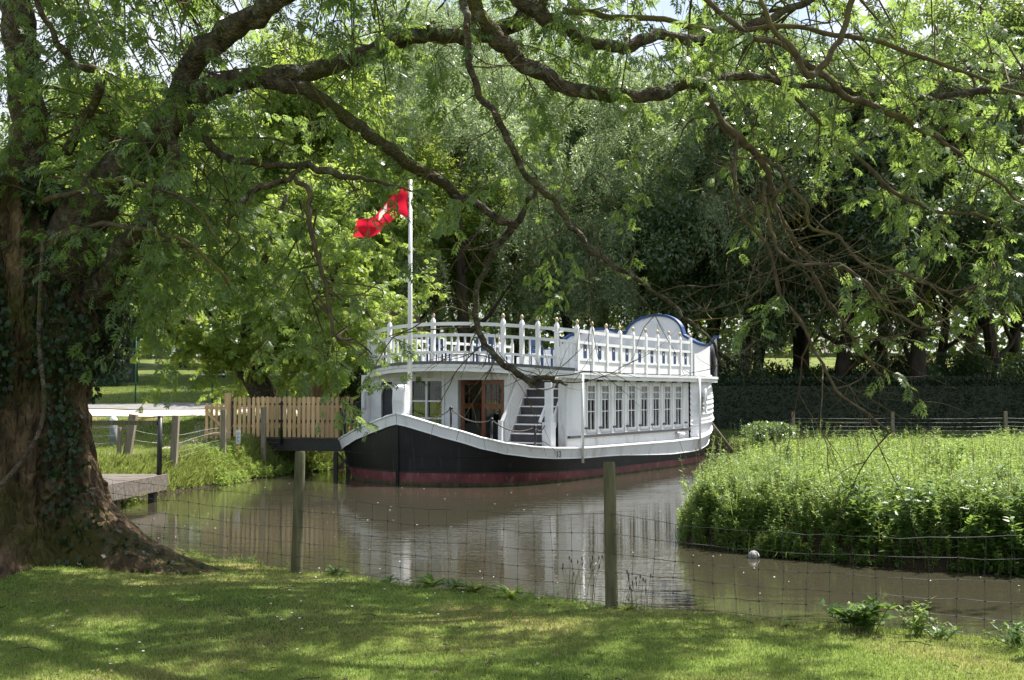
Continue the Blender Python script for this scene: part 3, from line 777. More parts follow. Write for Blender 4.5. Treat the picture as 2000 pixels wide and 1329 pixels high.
# stem and bitt
mb = MB(); mb.box(-0.07, 0.05, -0.045, 0.045, -0.5, 1.90); mb.build('stem', M['black'], BO, bevel=0.02)
mb = MB()
prof = [(-0.02, 1.82), (-0.06, 2.35), (-0.03, 2.68), (0.05, 2.78), (0.16, 2.80), (0.25, 2.74), (0.29, 2.5), (0.30, 1.82)]
mb.prism([(a, -0.21, b) for a, b in prof], (0, 0.42, 0)); mb.build('stem_post', M['white'], BO, bevel=0.05)
# weather deck
mb = MB(); up = []; ss = np.linspace(0.0, 1, 60)
st = [Bp(*(hullpt(s, 0.8)[:2]), 0.80) for s in ss]; pt = [Vector((p.x, -p.y, p.z)) for p in st]
for i in range(len(ss) - 1): mb.add([st[i], st[i+1], pt[i+1], pt[i]], [(0, 1, 2, 3)])
mb.build('weather_deck', M['deckgrey'], BO)

# cabin ------------------------------------------------------------
WV = 3.52; ZF = 0.86; ZT = 3.10; UF = 2.9; UE = 12.35
def wallbox(mb, u0, u1, v0, v1, z0, z1): mb.box(u0, u1, -v1, -v0, z0, z1)
WIN0 = 4.9; WSP = 0.93
wc_u = [WIN0 + WSP * i for i in range(8)]
SILL, HEAD = 1.36, 2.86
for side in (1, -1):
    mb = MB()
    def wb(u0, u1, z0, z1, a=WV - 0.12, b=WV): wallbox(mb, u0, u1, min(side * a, side * b), max(side * a, side * b), z0, z1)
    wb(3.45, UE, ZF, SILL); wb(3.45, UE, HEAD, ZT + 0.12)
    edges = [3.45] + [e for c in wc_u for e in (c - 0.3, c + 0.3)] + [UE]
    for a, b in zip(edges[0::2], edges[1::2]): wb(a, b, SILL, HEAD)
    mb.build('cabin_side', M['white_dirty'], BO)
    for c in wc_u:
        f = MB()
        def fb(u0, u1, z0, z1, a=WV - 0.05, b=WV + 0.025): wallbox(f, u0, u1, min(side * a, side * b), max(side * a, side * b), z0, z1)
        fb(c - 0.3, c - 0.23, SILL, HEAD); fb(c + 0.23, c + 0.3, SILL, HEAD); fb(c - 0.23, c + 0.23, SILL, SILL + 0.09); fb(c - 0.23, c + 0.23, HEAD - 0.09, HEAD)
        fb(c - 0.015, c + 0.015, SILL + 0.09, HEAD - 0.09, WV - 0.04, WV + 0.01)
        for zz in (SILL + 0.62, SILL + 0.98, SILL + 1.2): 
            fb(c - 0.23, c - 0.015, zz, zz + 0.028, WV - 0.038, WV + 0.008); fb(c + 0.015, c + 0.23, zz, zz + 0.028, WV - 0.038, WV + 0.008)
        for uu in (c - 0.125, c + 0.11): fb(uu, uu + 0.015, SILL + 1.008, HEAD - 0.09, WV - 0.036, WV + 0.006)
        fo = f.build('side_window', M['white'], BO)
        g_ = MB(); wallbox(g_, c - 0.23, c + 0.23, min(side * (WV - 0.03), side * (WV - 0.024)), max(side * (WV - 0.03), side * (WV - 0.024)), SILL + 0.09, HEAD - 0.09)
        g_.build('pane', M['glass'], fo)
    # pilasters between the windows, brackets, hinges
    sb_ = lambda m_, u0, u1, a_, b_, z0, z1: wallbox(m_, u0, u1, min(side * a_, side * b_), max(side * a_, side * b_), z0, z1)
    for c in [w_ - WSP / 2 for w_ in wc_u] + [wc_u[-1] + WSP / 2]:
        m_ = MB(); sb_(m_, c - 0.09, c + 0.09, WV, WV + 0.035, SILL - 0.05, ZT); m_.build('pilaster', M['white'], BO)
        m_ = MB(); sb_(m_, c - 0.13, c + 0.13, WV + 0.036, WV + 0.12, 2.90, 2.975); m_.build('window_bracket', M['tread'], BO)
        m_ = MB(); sb_(m_, c, c + 0.22, WV + 0.037, WV + 0.06, 1.47, 1.53); m_.build('window_stay', M['tread'], BO)
    sl_ = MB(); wallbox(sl_, 3.45, UE - 0.05, min(side * (WV + 0.002), side * (WV + 0.10)), max(side * (WV + 0.002), side * (WV + 0.10)), 1.23, 1.30); sl_.build('sill_rail', M['tread'], BO)
    sl_ = MB(); wallbox(sl_, 3.45, UE + 0.0, min(side * (WV + 0.002), side * (WV + 0.06)), max(side * (WV + 0.002), side * (WV + 0.06)), ZT - 0.06, ZT + 0.05); sl_.build('cornice', M['white_dirty'], BO)
    for uu in (3.75, UE + 0.03):
        dp = MB(); dp.tube([Bp(uu, side * (3.86 if uu < 5 else 3.93), 0.52), Bp(uu, side * (3.86 if uu < 5 else 3.93), 3.10)], 0.045, 8); dp.build('drainpipe', M['white'], BO, True)
lamp = MB(); lamp.tube([Bp(11.2, WV + 0.0, 1.12), Bp(11.2, WV + 0.16, 1.10)], 0.08, 10); lamp.tube([Bp(11.12, WV + 0.17, 1.12), Bp(11.5, WV + 0.17, 1.12)], 0.06, 10)
lamp.build('deck_floodlight', M['white'], BO, True)

# front wall with window, doorway and arched light
mb = MB(); T0, T1 = UF, UF + 0.10
def fw(v0, v1, z0, z1, a=T0, b=T1): wallbox(mb, a, b, v0, v1, z0, z1)
DV0, DV1, DZ = 0.05, 1.72, 2.95
WVa, WVb, WZa, WZb = -1.72, -0.55, 1.45, 2.92
AVa, AVb = -2.95, -2.35
fw(-3.52, AVa, ZF, 3.2); fw(AVb, WVa, ZF, 3.35); fw(WVb, DV0, ZF, 3.35); fw(DV1, 1.84, ZF, 3.35)
fw(AVa, AVb, ZF, 1.3); fw(AVa, AVb, 2.9, 3.35); fw(WVa, WVb, ZF, WZa); fw(WVa, WVb, WZb, 3.35); fw(DV0, DV1, DZ, 3.35)
mb.build('cabin_front', M['white_dirty'], BO)
for v0, v1 in ((-3.4, AVa - 0.05), (AVb + 0.05, WVa - 0.1), (WVb + 0.1, DV0 - 0.1)):
    z = 1.0; bd = MB()
    while z < 3.3:
        bd.prism([Bp(T0, v0, z), Bp(T0 - 0.022, v0, z), Bp(T0 - 0.003, v0, z + 0.15), Bp(T0, v0, z + 0.15)], Bp(0, v1, 0) - Bp(0, v0, 0)); z += 0.155
    bd.build('weatherboarding', M['white'], BO)
fr = MB()
def fr_(v0, v1, z0, z1, a=T0 - 0.045, b=T0 + 0.02): wallbox(fr, a, b, v0, v1, z0, z1)
fr_(WVa - 0.09, WVa, WZa - 0.08, WZb + 0.09); fr_(WVb, WVb + 0.09, WZa - 0.08, WZb + 0.09); fr_(WVa, WVb, WZb, WZb + 0.09); fr_(WVa, WVb, WZa - 0.08, WZa)
vm = (WVa + WVb) / 2
fr_(vm - 0.035, vm + 0.035, WZa, WZb); 
for zz in (1.75, 2.28): 
    fr_(WVa, vm - 0.035, zz, zz + 0.05, T0 - 0.03); fr_(vm + 0.035, WVb, zz, zz + 0.05, T0 - 0.03)
fo = fr.build('front_window', M['white'], BO)
g_ = MB(); wallbox(g_, T0 + 0.03, T0 + 0.036, WVa, WVb, WZa, WZb); g_.build('pane', M['glass'], fo)
fr = MB()
fr_(DV0 - 0.09, DV0, ZF, DZ + 0.1, T0 - 0.05, T0 + 0.06); fr_(DV1, DV1 + 0.1, ZF, DZ + 0.1, T0 - 0.05, T0 + 0.06); fr_(DV0, DV1, DZ, DZ + 0.1, T0 - 0.05, T0 + 0.06)
fr.build('door_frame', M['white'], BO)
# arched light at port end
ar = MB()
pts = [Bp(T0 + 0.05, AVa + 0.02, 1.3)] + [Bp(T0 + 0.05, -2.65 - 0.29 * math.cos(a), 2.45 + 0.36 * math.sin(a)) for a in np.linspace(0, math.pi, 12)] + [Bp(T0 + 0.05, AVb - 0.02, 1.3)]
ar.prism(pts, (0.03, 0, 0)); fo = ar.build('arched_light', M['tread'], BO)
ar = MB()
pp = [p + Vector((-0.07, 0, 0)) for p in pts]
for a, b in zip(pp[:-1], pp[1:]): ar.bar(a, b, 0.07, 0.07)
ar.box(T0 - 0.01, T0 + 0.04, 2.35, 2.5, 2.78, 2.95)
ar.build('frame', M['white'], fo)
def door_leaf(v0, v1, mat, name):
    d = MB(); w_ = v1 - v0
    def q(a, b, z0, z1, x0=0.0, x1=0.05): d.box(x0, x1, -b, -a, z0, z1)
    q(v0, v0 + 0.13, ZF + 0.01, DZ - 0.01); q(v1 - 0.13, v1, ZF + 0.01, DZ - 0.01)
    q(v0 + 0.13, v1 - 0.13, ZF + 0.01, ZF + 0.24); q(v0 + 0.13, v1 - 0.13, DZ - 0.14, DZ - 0.01); q(v0 + 0.13, v1 - 0.13, 2.08, 2.24)
    for k in (1, 2): q(v0 + 0.13 + (w_ - 0.26) * k / 3 - 0.012, v0 + 0.13 + (w_ - 0.26) * k / 3 + 0.012, 2.24, DZ - 0.14, 0.01, 0.04)
    q(v0 + 0.13, v1 - 0.13, 2.52, 2.54, 0.012, 0.038)
    o = d.build(name, mat, BO)
    g2 = MB(); g2.box(0.022, 0.028, -(v1 - 0.13), -(v0 + 0.13), ZF + 0.24, DZ - 0.14); g2.build('pane', M['glass'], o)
    return o
o = door_leaf(0.88, 1.70, M['doorwood'], 'door_leaf'); o.location = (T0 + 0.02, 0, 0)
o = door_leaf(0.0, 0.82, M['doorwood'], 'door_leaf'); o.location = (T0 + 0.08, -0.07, 0); o.rotation_euler = (0, 0, math.radians(58))
vm_ = MB(); vm_.box(T0 - 0.06, T0 - 0.01, -1.9, -1.05, 3.13, 3.20); vm_.build('door_hood', M['doorwood'], BO)
vm_ = MB(); vm_.box(T0 - 0.10, T0 - 0.03, -0.95, -0.35, 3.19, 3.23); vm_.build('strip_light', M['white'], BO)
# aft bulkhead, floor, ceiling inside, a few furnishings so windows show depth
mb = MB(); wallbox(mb, UE - 0.1, UE, -3.4, 3.4, ZF, 3.1); mb.build('aft_bulkhead', M['interior'], BO)
mb = MB(); wallbox(mb, UF + 0.12, UE - 0.12, -3.38, 3.38, ZF - 0.03, ZF + 0.03); mb.build('saloon_floor', M['interior'], BO)
# pillar at port front corner with lantern box
pi_ = MB(); wallbox(pi_, 2.72, 2.895, -3.60, -3.34, 0.9, 3.12); pi_.build('corner_pillar', M['white'], BO)
pi_ = MB(); wallbox(pi_, 2.70, 2.893, -3.62, -3.32, 2.72, 2.80); pi_.build('pillar_band', M['blue'], BO)
pi_ = MB(); wallbox(pi_, 2.62, 2.715, -3.53, -3.40, 2.05, 2.6); pi_.build('pillar_lantern', M['white_dirty'], BO, bevel=0.02)

# stairs on the starboard side ---------------------------------------
SU0, SV0, SV1 = 2.72, 1.90, 3.16
nst = 9; rise = (3.22 - ZF) / nst; run = 0.185
rs = MB(); ns_ = MB()
for i in range(nst):
    u = SU0 + run * i; z = ZF + rise * i
    wallbox(rs, u, u + 0.03, SV0 + 0.03, SV1 - 0.03, z, z + rise - 0.035)
    wallbox(ns_, u - 0.03, u + run + 0.03, SV0 + 0.02, SV1 - 0.02, z + rise - 0.035, z + rise)
rs.build('stair_risers', M['tread'], BO); ns_.build('stair_treads', M['white'], BO)
for v, nm in ((SV0 - 0.01, 'stair_stringer'), (SV1 + 0.01, 'stair_stringer')):
    s_ = MB(); a = Bp(SU0 - 0.12, v, ZF + 0.0); b = Bp(SU0 + run * nst - 0.05, v, 3.12)
    s_.prism([a, a + Vector((0.34, 0, 0)), b + Vector((0.12, 0, 0)), b + Vector((-0.2, 0, 0))], (0, 0.05, 0))
    s_.build(nm, M['white'], BO)
    h_ = MB(); h_.bar(Bp(SU0 - 0.30, v + 0.02, 1.72), Bp(SU0 + 0.75, v + 0.02, 3.10), 0.06, 0.08); h_.build('stair_handrail', M['white'], BO)
nw = MB(); wallbox(nw, SU0 - 0.36, SU0 - 0.26, SV0 - 0.08, SV0 + 0.04, ZF, 1.76); nw.build('newel_post', M['white'], BO)
nw = MB(); wallbox(nw, SU0 - 0.16, SU0 + 0.12, SV1 + 0.02, SV1 + 0.32, ZF, 1.72); wallbox(nw, SU0 - 0.08, SU0 + 0.06, SV1 + 0.06, SV1 + 0.28, 1.72, 2.86); nw.build('newel_post', M['white'], BO, bevel=0.01)
sw = MB(); wallbox(sw, UF + 0.12, 4.9, SV0 - 0.14, SV0 - 0.06, ZF, 3.1); sw.build('stair_side_wall', M['white'], BO)
sw = MB(); wallbox(sw, 3.40, 3.447, SV1 + 0.08, WV, ZF, 3.1); sw.build('stair_cheek', M['white_dirty'], BO)
sw = MB(); wallbox(sw, 4.62, 4.70, SV0 - 0.05, WV - 0.13, ZF, 3.1); sw.build('stair_back_wall', M['tread'], BO)

# upper deck ---------------------------------------------------------
def deck_outline(n=40):
    pts = []
    for a in np.linspace(0, 1, n):     # front curve from port to starboard
        v = -3.82 + 7.64 * a
        pts.append((1.55 + 1.75 * abs(v / 3.82) ** 2.3, v))
    return pts
FRONT = deck_outline()
def dz(u, v):
    k = float(np.exp(-((u - 1.5) / 3.2) ** 2))
    return 3.16 + 0.26 * k * (1 - 0.8 * (v / 3.9) ** 2)
outline = FRONT + [(u, 3.86) for u in np.linspace(3.6, 12.3, 20)] 
ST = []
for s in np.linspace(0, 1, 30):        # round stern from starboard to port
    a = math.pi * s
    v = 3.86 * math.cos(a); u = 12.6 + 4.9 * math.sin(a) ** 0.75 if 0 < s < 1 else 12.6
    ST.append((u, v))
outline += ST + [(u, -3.86) for u in np.linspace(12.3, 3.6, 20)]
def fascia(z0, z1, out, mat, name, closed_pts=outline, t=0.05):
    mb = MB(); n = len(closed_pts); base = 0
    c = np.array(closed_pts); cu, cv = 8.0, 0.0
    V = []
    for i, (u, v) in enumerate(closed_pts):
        p0 = c[i - 1]; p1 = c[(i + 1) % n]; tt = p1 - p0; tt = tt / (np.linalg.norm(tt) + 1e-9); nr = np.array([tt[1], -tt[0]])
        if np.dot(nr, np.array([u - cu, v - cv])) < 0: nr = -nr
        a = np.array([u, v]) + nr * out; b = np.array([u, v]) + nr * (out - t)
        d_ = dz(u, v)
        V += [Bp(a[0], a[1], d_ + z0), Bp(a[0], a[1], d_ + z1), Bp(b[0], b[1], d_ + z1), Bp(b[0], b[1], d_ + z0)]
    Fs = []
    for i in range(n):
        a = i * 4; b = ((i + 1) % n) * 4
        for k in range(4): Fs.append((a + k, a + (k + 1) % 4, b + (k + 1) % 4, b + k))
    mb.add(V, Fs); return mb.build(name, mat, BO)
fascia(-0.10, -0.012, 0.03, M['white_dirty'], 'eaves_board')
fascia(-0.22, -0.102, 0.0, M['white'], 'fascia')
fascia(-0.008, 0.075, 0.045, M['deckgrey'], 'deck_edge', FRONT + [(3.7, 3.7), (3.7, -3.7)])
# deck sheet and soffit as strips across
for zz, nm, mt in ((0.0, 'upper_deck', M['deckgrey']), (-0.13, 'deck_soffit', M['white'])):
    mb = MB(); uu = np.concatenate([np.linspace(1.58, 4, 26), np.linspace(4.3, 12.5, 12), np.linspace(12.7, 17.2, 18)])
    def halfw(u):
        if u < 3.3: return 3.80 * min(1.0, max(0.0, (u - 1.555) / 1.75)) ** (1 / 2.3)
        if u < 12.6: return 3.84
        return 3.84 * math.sqrt(max(0, 1 - ((u - 12.6) / 4.9) ** 2.2))
    NV = 14; V = []
    for u in uu:
        h_ = halfw(u)
        for k in range(NV + 1):
            v = -h_ + 2 * h_ * k / NV; V.append(Bp(u, v, dz(u, v) + zz))
    Fs = [(i * (NV + 1) + k, i * (NV + 1) + k + 1, (i + 1) * (NV + 1) + k + 1, (i + 1) * (NV + 1) + k) for i in range(len(uu) - 1) for k in range(NV)
          if not (nm == 'deck_soffit' and False) and not (2.75 < uu[i] < 4.35 and 1.95 < (-halfw(uu[i]) + 2 * halfw(uu[i]) * (k + 0.5) / NV) < 3.2)]
    mb.add(V, Fs); mb.build(nm, mt, BO)

# rail line: list of (u, v) posts -----------------------------------
RI = 0.10
def fcurve(v): return 1.55 + 1.75 * abs(v / 3.82) ** 2.3 + RI
fr_posts = [(fcurve(v), v) for v in (-3.2, -1.9, 0.0, 2.15, 2.62, 3.0)]
side_u = [3.25 + WSP * 1.0 * i for i in range(10)]
star = [(fcurve(3.42), 3.42)] + [(u + 0.4, 3.74) for u in side_u]
port = [(fcurve(-3.55), -3.6)] + [(u + 0.4, -3.74) for u in side_u]
def rail_z(u, v, h): 
    return dz(u, v) + h
def post(u, v, hi):
    pb = MB(); z = dz(u, v) 
    wallbox(pb, u - 0.055, u + 0.055, v - 0.055, v + 0.055, z - 0.02, z + hi)
    pb.add([Bp(u-.055, v-.055, z+hi), Bp(u+.055, v-.055, z+hi), Bp(u+.055, v+.055, z+hi), Bp(u-.055, v+.055, z+hi), Bp(u-.02, v-.02, z+hi+.09), Bp(u+.02, v-.02, z+hi+.09), Bp(u+.02, v+.02, z+hi+.09), Bp(u-.02, v+.02, z+hi+.09)],
           [(0,1,5,4),(1,2,6,5),(2,3,7,6),(3,0,4,7),(4,5,6,7)])
    o = pb.build('rail_post', M['white'], BO)
    fb_ = MB(); fb_.lathe(Bp(u, v, z + hi + 0.085), [(0.02, 0), (0.028, 0.02), (0.05, 0.05), (0.055, 0.085), (0.04, 0.12), (0.012, 0.15)], 8)
    fb_.build('finial', M['gold'], o, True)
    return o
for (u, v) in fr_posts: post(u, v, 1.27)
for (u, v) in star: post(u, v, 1.27)
for (u, v) in port: post(u, v, 1.27)
chain_f = sorted(fr_posts, key=lambda q: q[1])
full = list(reversed(port)) + chain_f + star
def dense(line, k=6, curve=True):
    out = []
    for (a, b) in zip(line[:-1], line[1:]):
        for j in range(k):
            t = j / k; u = a[0] + (b[0] - a[0]) * t; v = a[1] + (b[1] - a[1]) * t
            if abs(v) < 3.5: u = fcurve(v)
            out.append((u, v))
    out.append(line[-1]); return out
DL = dense(full)
for nm, h, sx, sz_ in (('top_rail', 1.17, 0.07, 0.095), ('middle_rail', 0.84, 0.075, 0.085), ('lower_rail', 0.34, 0.07, 0.07)):
    rb = MB()
    for a, b in zip(DL[:-1], DL[1:]): rb.bar(Bp(a[0], a[1], rail_z(*a, h)), Bp(b[0], b[1], rail_z(*b, h)), sx, sz_)
    rb.build(nm, M['white'], BO)
# front balusters
bl = MB()
for (a, b) in zip(chain_f[:-1], chain_f[1:]):
    n = max(2, int(abs(b[1] - a[1]) / 0.2))
    for j in range(1, n):
        v = a[1] + (b[1] - a[1]) * j / n; u = fcurve(v); z = dz(u, v)
        bl = MB(); bl.bar(Bp(u, v, z + (0.0 if j % 2 else 0.36)), Bp(u, v, z + 0.82), 0.05, 0.035, (1, 0, 0))
        bl.build('baluster', M['white'], BO)
# side panels with blue slots
for line, side in ((star, 1), (port, -1)):
    for (a, b) in zip(line[:-1], line[1:]):
        pn = MB(); v = (a[1] + b[1]) / 2
        z = dz((a[0] + b[0]) / 2, v)
        if abs(a[1] - b[1]) > 0.05:   # corner bay: skewed panel
            for j in range(1, 5):
                t_ = j / 5; q_ = MB(); q_.bar(Bp(a[0] + (b[0] - a[0]) * t_, a[1] + (b[1] - a[1]) * t_, z + (0.0 if j % 2 else 0.36)), Bp(a[0] + (b[0] - a[0]) * t_, a[1] + (b[1] - a[1]) * t_, z + 0.82), 0.05, 0.035, (1, 0, 0)); q_.build('baluster', M['white'], BO)
            continue
        um = (a[0] + b[0]) / 2; hw = (b[0] - a[0]) / 2 - 0.06
        k0, k1 = (v - 0.012, v + 0.012)
        for (c0, c1) in ((um - hw, um - 0.11), (um + 0.11, um + hw)):
            n = 3
            for j in range(n):
                x0 = c0 + (c1 - c0) * j / n; x1 = c0 + (c1 - c0) * (j + 1) / n
                wallbox(pn, x0 + 0.004, x1 - 0.004, k0, k1, z + 0.375, z + 0.80)
        wallbox(pn, um - hw, um + hw, k0 + 0.006, k1 - 0.006, z + 0.37, z + 0.385); wallbox(pn, um - hw, um + hw, k0 + 0.006, k1 - 0.006, z + 0.79, z + 0.803)
        po = pn.build('rail_panel', M['white'], BO)
        bp_ = MB(); wallbox(bp_, um - 0.108, um + 0.108, k0 + 0.003, k1 - 0.003, z + 0.375, z + 0.80)
        bo = bp_.build('slot_board', M['blue'], po)
        mk = MB(); zz0 = z + (0.66 if (int(um * 3) % 2) else 0.60)
        for sgn in (1, -1): mk.box(um - 0.03, um + 0.03, -(v + sgn * 0.0125), -(v + sgn * 0.017), zz0, zz0 + 0.06)
        mk.build('slot_patch', M['white'], bo)
    kb = MB()
    for (a, b) in zip(line[1:-1], line[2:]):
        v = a[1]; z = dz((a[0] + b[0]) / 2, v)
        wallbox(kb, a[0] + 0.057, b[0] - 0.057, v - 0.015, v + 0.015, z + 0.02, z + 0.30)
    kb.build('skirting_boards', M['white'], BO)

# deck chairs and benches, blue and white, on the upper deck
def deck_chair(u, v, rz, label):
    z = dz(u, v) + 0.004
    w_ = BO.matrix_world if False else None
    ca, sa = 0.53, 0.848
    wx = -3.2 + ca * u + sa * v; wy = 31.8 + sa * u - ca * v
    r = empty('deck_chair', (wx, wy, z), rz, label, 'chair', 'blue framed chairs on the upper deck')
    for sx in (-0.24, 0.24):
        for sy in (-0.22, 0.22):
            l = MB(); l.box(sx - 0.025, sx + 0.025, sy - 0.025, sy + 0.025, 0, 0.9 if sy > 0 else 0.62); l.build('leg', M['blue'], r)
    a = MB(); a.box(-0.26, 0.26, -0.24, 0.20, 0.42, 0.46); a.build('seat', M['white'], r)
    a = MB(); a.box(-0.22, 0.22, 0.205, 0.235, 0.50, 0.62); a.box(-0.22, 0.22, 0.205, 0.235, 0.72, 0.9); a.build('backrest', M['blue'], r)
    a = MB(); a.box(-0.29, -0.21, -0.25, 0.24, 0.62, 0.65); a.box(0.21, 0.29, -0.25, 0.24, 0.62, 0.65); a.build('armrest', M['blue'], r)
deck_chair(3.2, -1.0, 0.3, 'blue framed chair on the upper deck just right of the tall front rail post')
deck_chair(3.4, 0.6, -0.2, 'blue framed chair on the upper deck at the middle of the front rail')
deck_chair(3.3, -2.8, 0.2, 'blue framed chair on the upper deck near the flagpole')
deck_chair(4.2, 2.2, 0.9, 'blue framed chair on the upper deck where the rail bends to the side')

# stern upper body: lapped strakes ----------------------------------
s_of_u = lambda u: float(np.interp(u, BU_, ARC))
s0 = s_of_u(12.38)
ZTOP = 3.06
NK = 11
for side in (1, -1):
    mb = MB(); ss = np.linspace(s0, 1, 44)
    for k in range(NK):
        base = len(mb.v)
        for s in ss:
            u, v, zt = hullpt(s, 1.0); zt += 0.03
            un, vn, _ = hullpt(min(s + 0.01, 1), 1.0); up_, vp, _ = hullpt(max(s - 0.01, 0), 1.0)
            t = Vector((un - up_, vn - vp)).normalized()
            za = zt + (ZTOP - zt) * k / NK; zb_ = zt + (ZTOP - zt) * (k + 1) / NK
            kk = sstep(12.3, 14.5, u)
            bul = 0.10 * math.sin(math.pi * (k / NK)) * kk
            for (o, z) in ((-0.10 * (1 - kk) * 3 + 0.03 + bul, za), (-0.10 * (1 - kk) * 3 - 0.005 + bul, zb_ + 0.004)):
                mb.v.append(tuple(Bp(u - t.y * o, side * max(v + t.x * o, 0), z)))
        for i in range(len(ss) - 1):
            a = base + 2 * i; mb.f.append((a, a + 1, a + 3, a + 2))
        if k > 0:   # lap ledge
            pb = base - 2 * len(ss)
            for i in range(len(ss) - 1): mb.f.append((pb + 2 * i + 1, base + 2 * i, base + 2 * i + 2, pb + 2 * i + 3))
    mb.build('stern_planking', M['white'], BO)
    # moulding bands on the quarter
    for (fz, rr) in ((0.02, 0.05), (0.22, 0.04), (1.0, 0.06)):
        q = MB(); pts = []
        for s in np.linspace(s0, 1, 40):
            u, v, zt = hullpt(s, 1.0)
            un, vn, _ = hullpt(min(s + 0.01, 1), 1.0); up_, vp, _ = hullpt(max(s - 0.01, 0), 1.0); t = Vector((un - up_, vn - vp)).normalized()
            kk = float(sstep(12.3, 14.5, u)); bul = 0.10 * math.sin(math.pi * fz) * kk; o = -0.3 * (1 - kk) + bul + 0.04
            pts.append(Bp(u - t.y * o, side * max(v + t.x * o, 0), zt + (ZTOP - zt) * fz + (0.10 * kk if fz == 1.0 else 0)))
        q.tube(pts, rr, 8); q.build('quarter_moulding', M['white'], BO, True)
    # bulwark above the planking with the red carved name board
    q = MB(); rd = MB(); sc_ = MB(); base = 0
    ss = np.linspace(s0, 1, 40); tops = []
    for s in ss:
        u, v, zt = hullpt(s, 1.0)
        un, vn, _ = hullpt(min(s + 0.01, 1), 1.0); up_, vp, _ = hullpt(max(s - 0.01, 0), 1.0); t = Vector((un - up_, vn - vp)).normalized()
        kk = float(sstep(12.3, 14.5, u)); o = -0.14 * (1 - kk) + 0.02
        tops.append((u - t.y * o, side * max(v + t.x * o, 0), t, kk))
    for (u, v, t, kk) in tops:
        q.v += [tuple(Bp(u, v, 3.06)), tuple(Bp(u, v, 3.95 + 0.35 * kk))]
    for i in range(len(tops) - 1): q.f.append((2 * i, 2 * i + 1, 2 * i + 3, 2 * i + 2))
    q.build('stern_bulwark', M['white'], BO)
    for i, (u, v, t, kk) in enumerate(tops):
        if 14.6 < u < 17.3:
            rd.v += [tuple(Bp(u - t.y * 0.03, v + side * t.x * 0.03, 3.42)), tuple(Bp(u - t.y * 0.03, v + side * t.x * 0.03, 4.1))]
    for i in range(len(rd.v) // 2 - 1): rd.f.append((2 * i, 2 * i + 1, 2 * i + 3, 2 * i + 2))
    ro = rd.build('name_board', M['maroon'], BO)
    pts = [(u - t.y * 0.045, v + side * t.x * 0.045) for (u, v, t, kk) in tops if 14.7 < u < 17.2]
    for ph, zc in ((0.0, 3.62), (2.0, 3.9)):
        pl_ = [Bp(a, b, zc + 0.12 * math.sin(i * 1.9 + ph)) for i, (a, b) in enumerate(pts)]
        if len(pl_) > 2: sc_.tube([tuple(x) for x in catmull([tuple(p) for p in pl_], 4)], 0.018, 5)
    sc_.build('gilt_scroll', M['flagwhite'], ro)
# oval quarter window and drop moulding
ov = MB(); ov2 = MB()
c_ = Bp(13.25, 3.80, 2.25); 
ring = [c_ + Vector((0.20 * math.cos(a), -0.03 * 0 + 0.06 * math.cos(a), 0.42 * math.sin(a))) for a in np.linspace(0, 2 * math.pi, 20)]
ov.tube(ring, 0.04, 6); oo = ov.build('quarter_window', M['white'], BO, True)
ov2.add([r for r in ring[:-1]], [tuple(range(len(ring) - 1))]); ov2.build('pane', M['tread'], oo)
# crest ----------------------------------------------------------------
def crest_u(v): return 17.3 - 2.7 * (abs(v) / 3.7) ** 2.2
def crest_z(v):
    a = abs(v)
    if v > 1.3: return 4.90 - 0.5 * math.sin(min(1, (v - 1.3) / 1.6) * math.pi / 2) + 0.25 * float(sstep(3.0, 3.7, v))
    if a < 1.3: return 4.90 + 0.85 * math.sqrt(max(0, 1 - (a / 1.31) ** 2)) 
    if a < 3.0: return 4.95 + 0.26 * math.sin((a - 1.3) / 1.7 * math.pi)
    return 4.95 - 0.75 * sstep(3.0, 3.7, a)
cb = MB(); tr = MB(); vs_ = np.linspace(-3.7, 3.7, 121)
V = []
for v in vs_:
    u = crest_u(v); z = float(crest_z(v)); V += [Bp(u, v, 3.1), Bp(u, v, z), Bp(u + 0.07, v, z), Bp(u + 0.07, v, 3.1)]
Fs = [(4 * i + k, 4 * i + (k + 1) % 4, 4 * i + 4 + (k + 1) % 4, 4 * i + 4 + k) for i in range(120) for k in range(4)]
cb.add(V, Fs); co = cb.build('stern_crest', M['white'], BO)
for i in range(120):
    v0, v1 = vs_[i], vs_[i + 1]
    tr.bar(Bp(crest_u(v0) + 0.02, v0, float(crest_z(v0)) + 0.0), Bp(crest_u(v1) + 0.02, v1, float(crest_z(v1))), 0.16, 0.10)
tr.build('crest_trim', M['brightblue'], co)
rb_ = MB()
for v in (-2.6, -1.3, 0.0, 1.3, 2.6): rb_.bar(Bp(crest_u(v) - 0.04, v, 3.2), Bp(crest_u(v) - 0.04, v, float(crest_z(v)) - 0.35), 0.12, 0.05, (1, 0, 0))
rb_.build('crest_batten', M['white'], co)

# hull stencil digits
def text_mesh(s, size, depth=0.004):
    cu = bpy.data.curves.new('t', 'FONT'); cu.body = s; cu.size = size; cu.extrude = depth
    ob = bpy.data.objects.new('t', cu); C.objects.link(ob)
    dg = bpy.context.evaluated_depsgraph_get(); me = bpy.data.meshes.new_from_object(ob.evaluated_get(dg)); bpy.data.objects.remove(ob)
    return me
tm = text_mesh("13", 0.26); s_ = s_of_u(2.45); u, v, zt = hullpt(s_, 1.0); un, vn, _ = hullpt(s_ + 0.01, 1.0)
o = link('hull_number', tm, M['tread'], BO)
ang = math.atan2(-(vn - v), un - u)
t = Vector((un - u, vn - v)).normalized()
p = Bp(u - t.y * 0.062, v + t.x * 0.062, zt - 0.235)
o.location = p; o.rotation_euler = (math.radians(90), 0, ang)

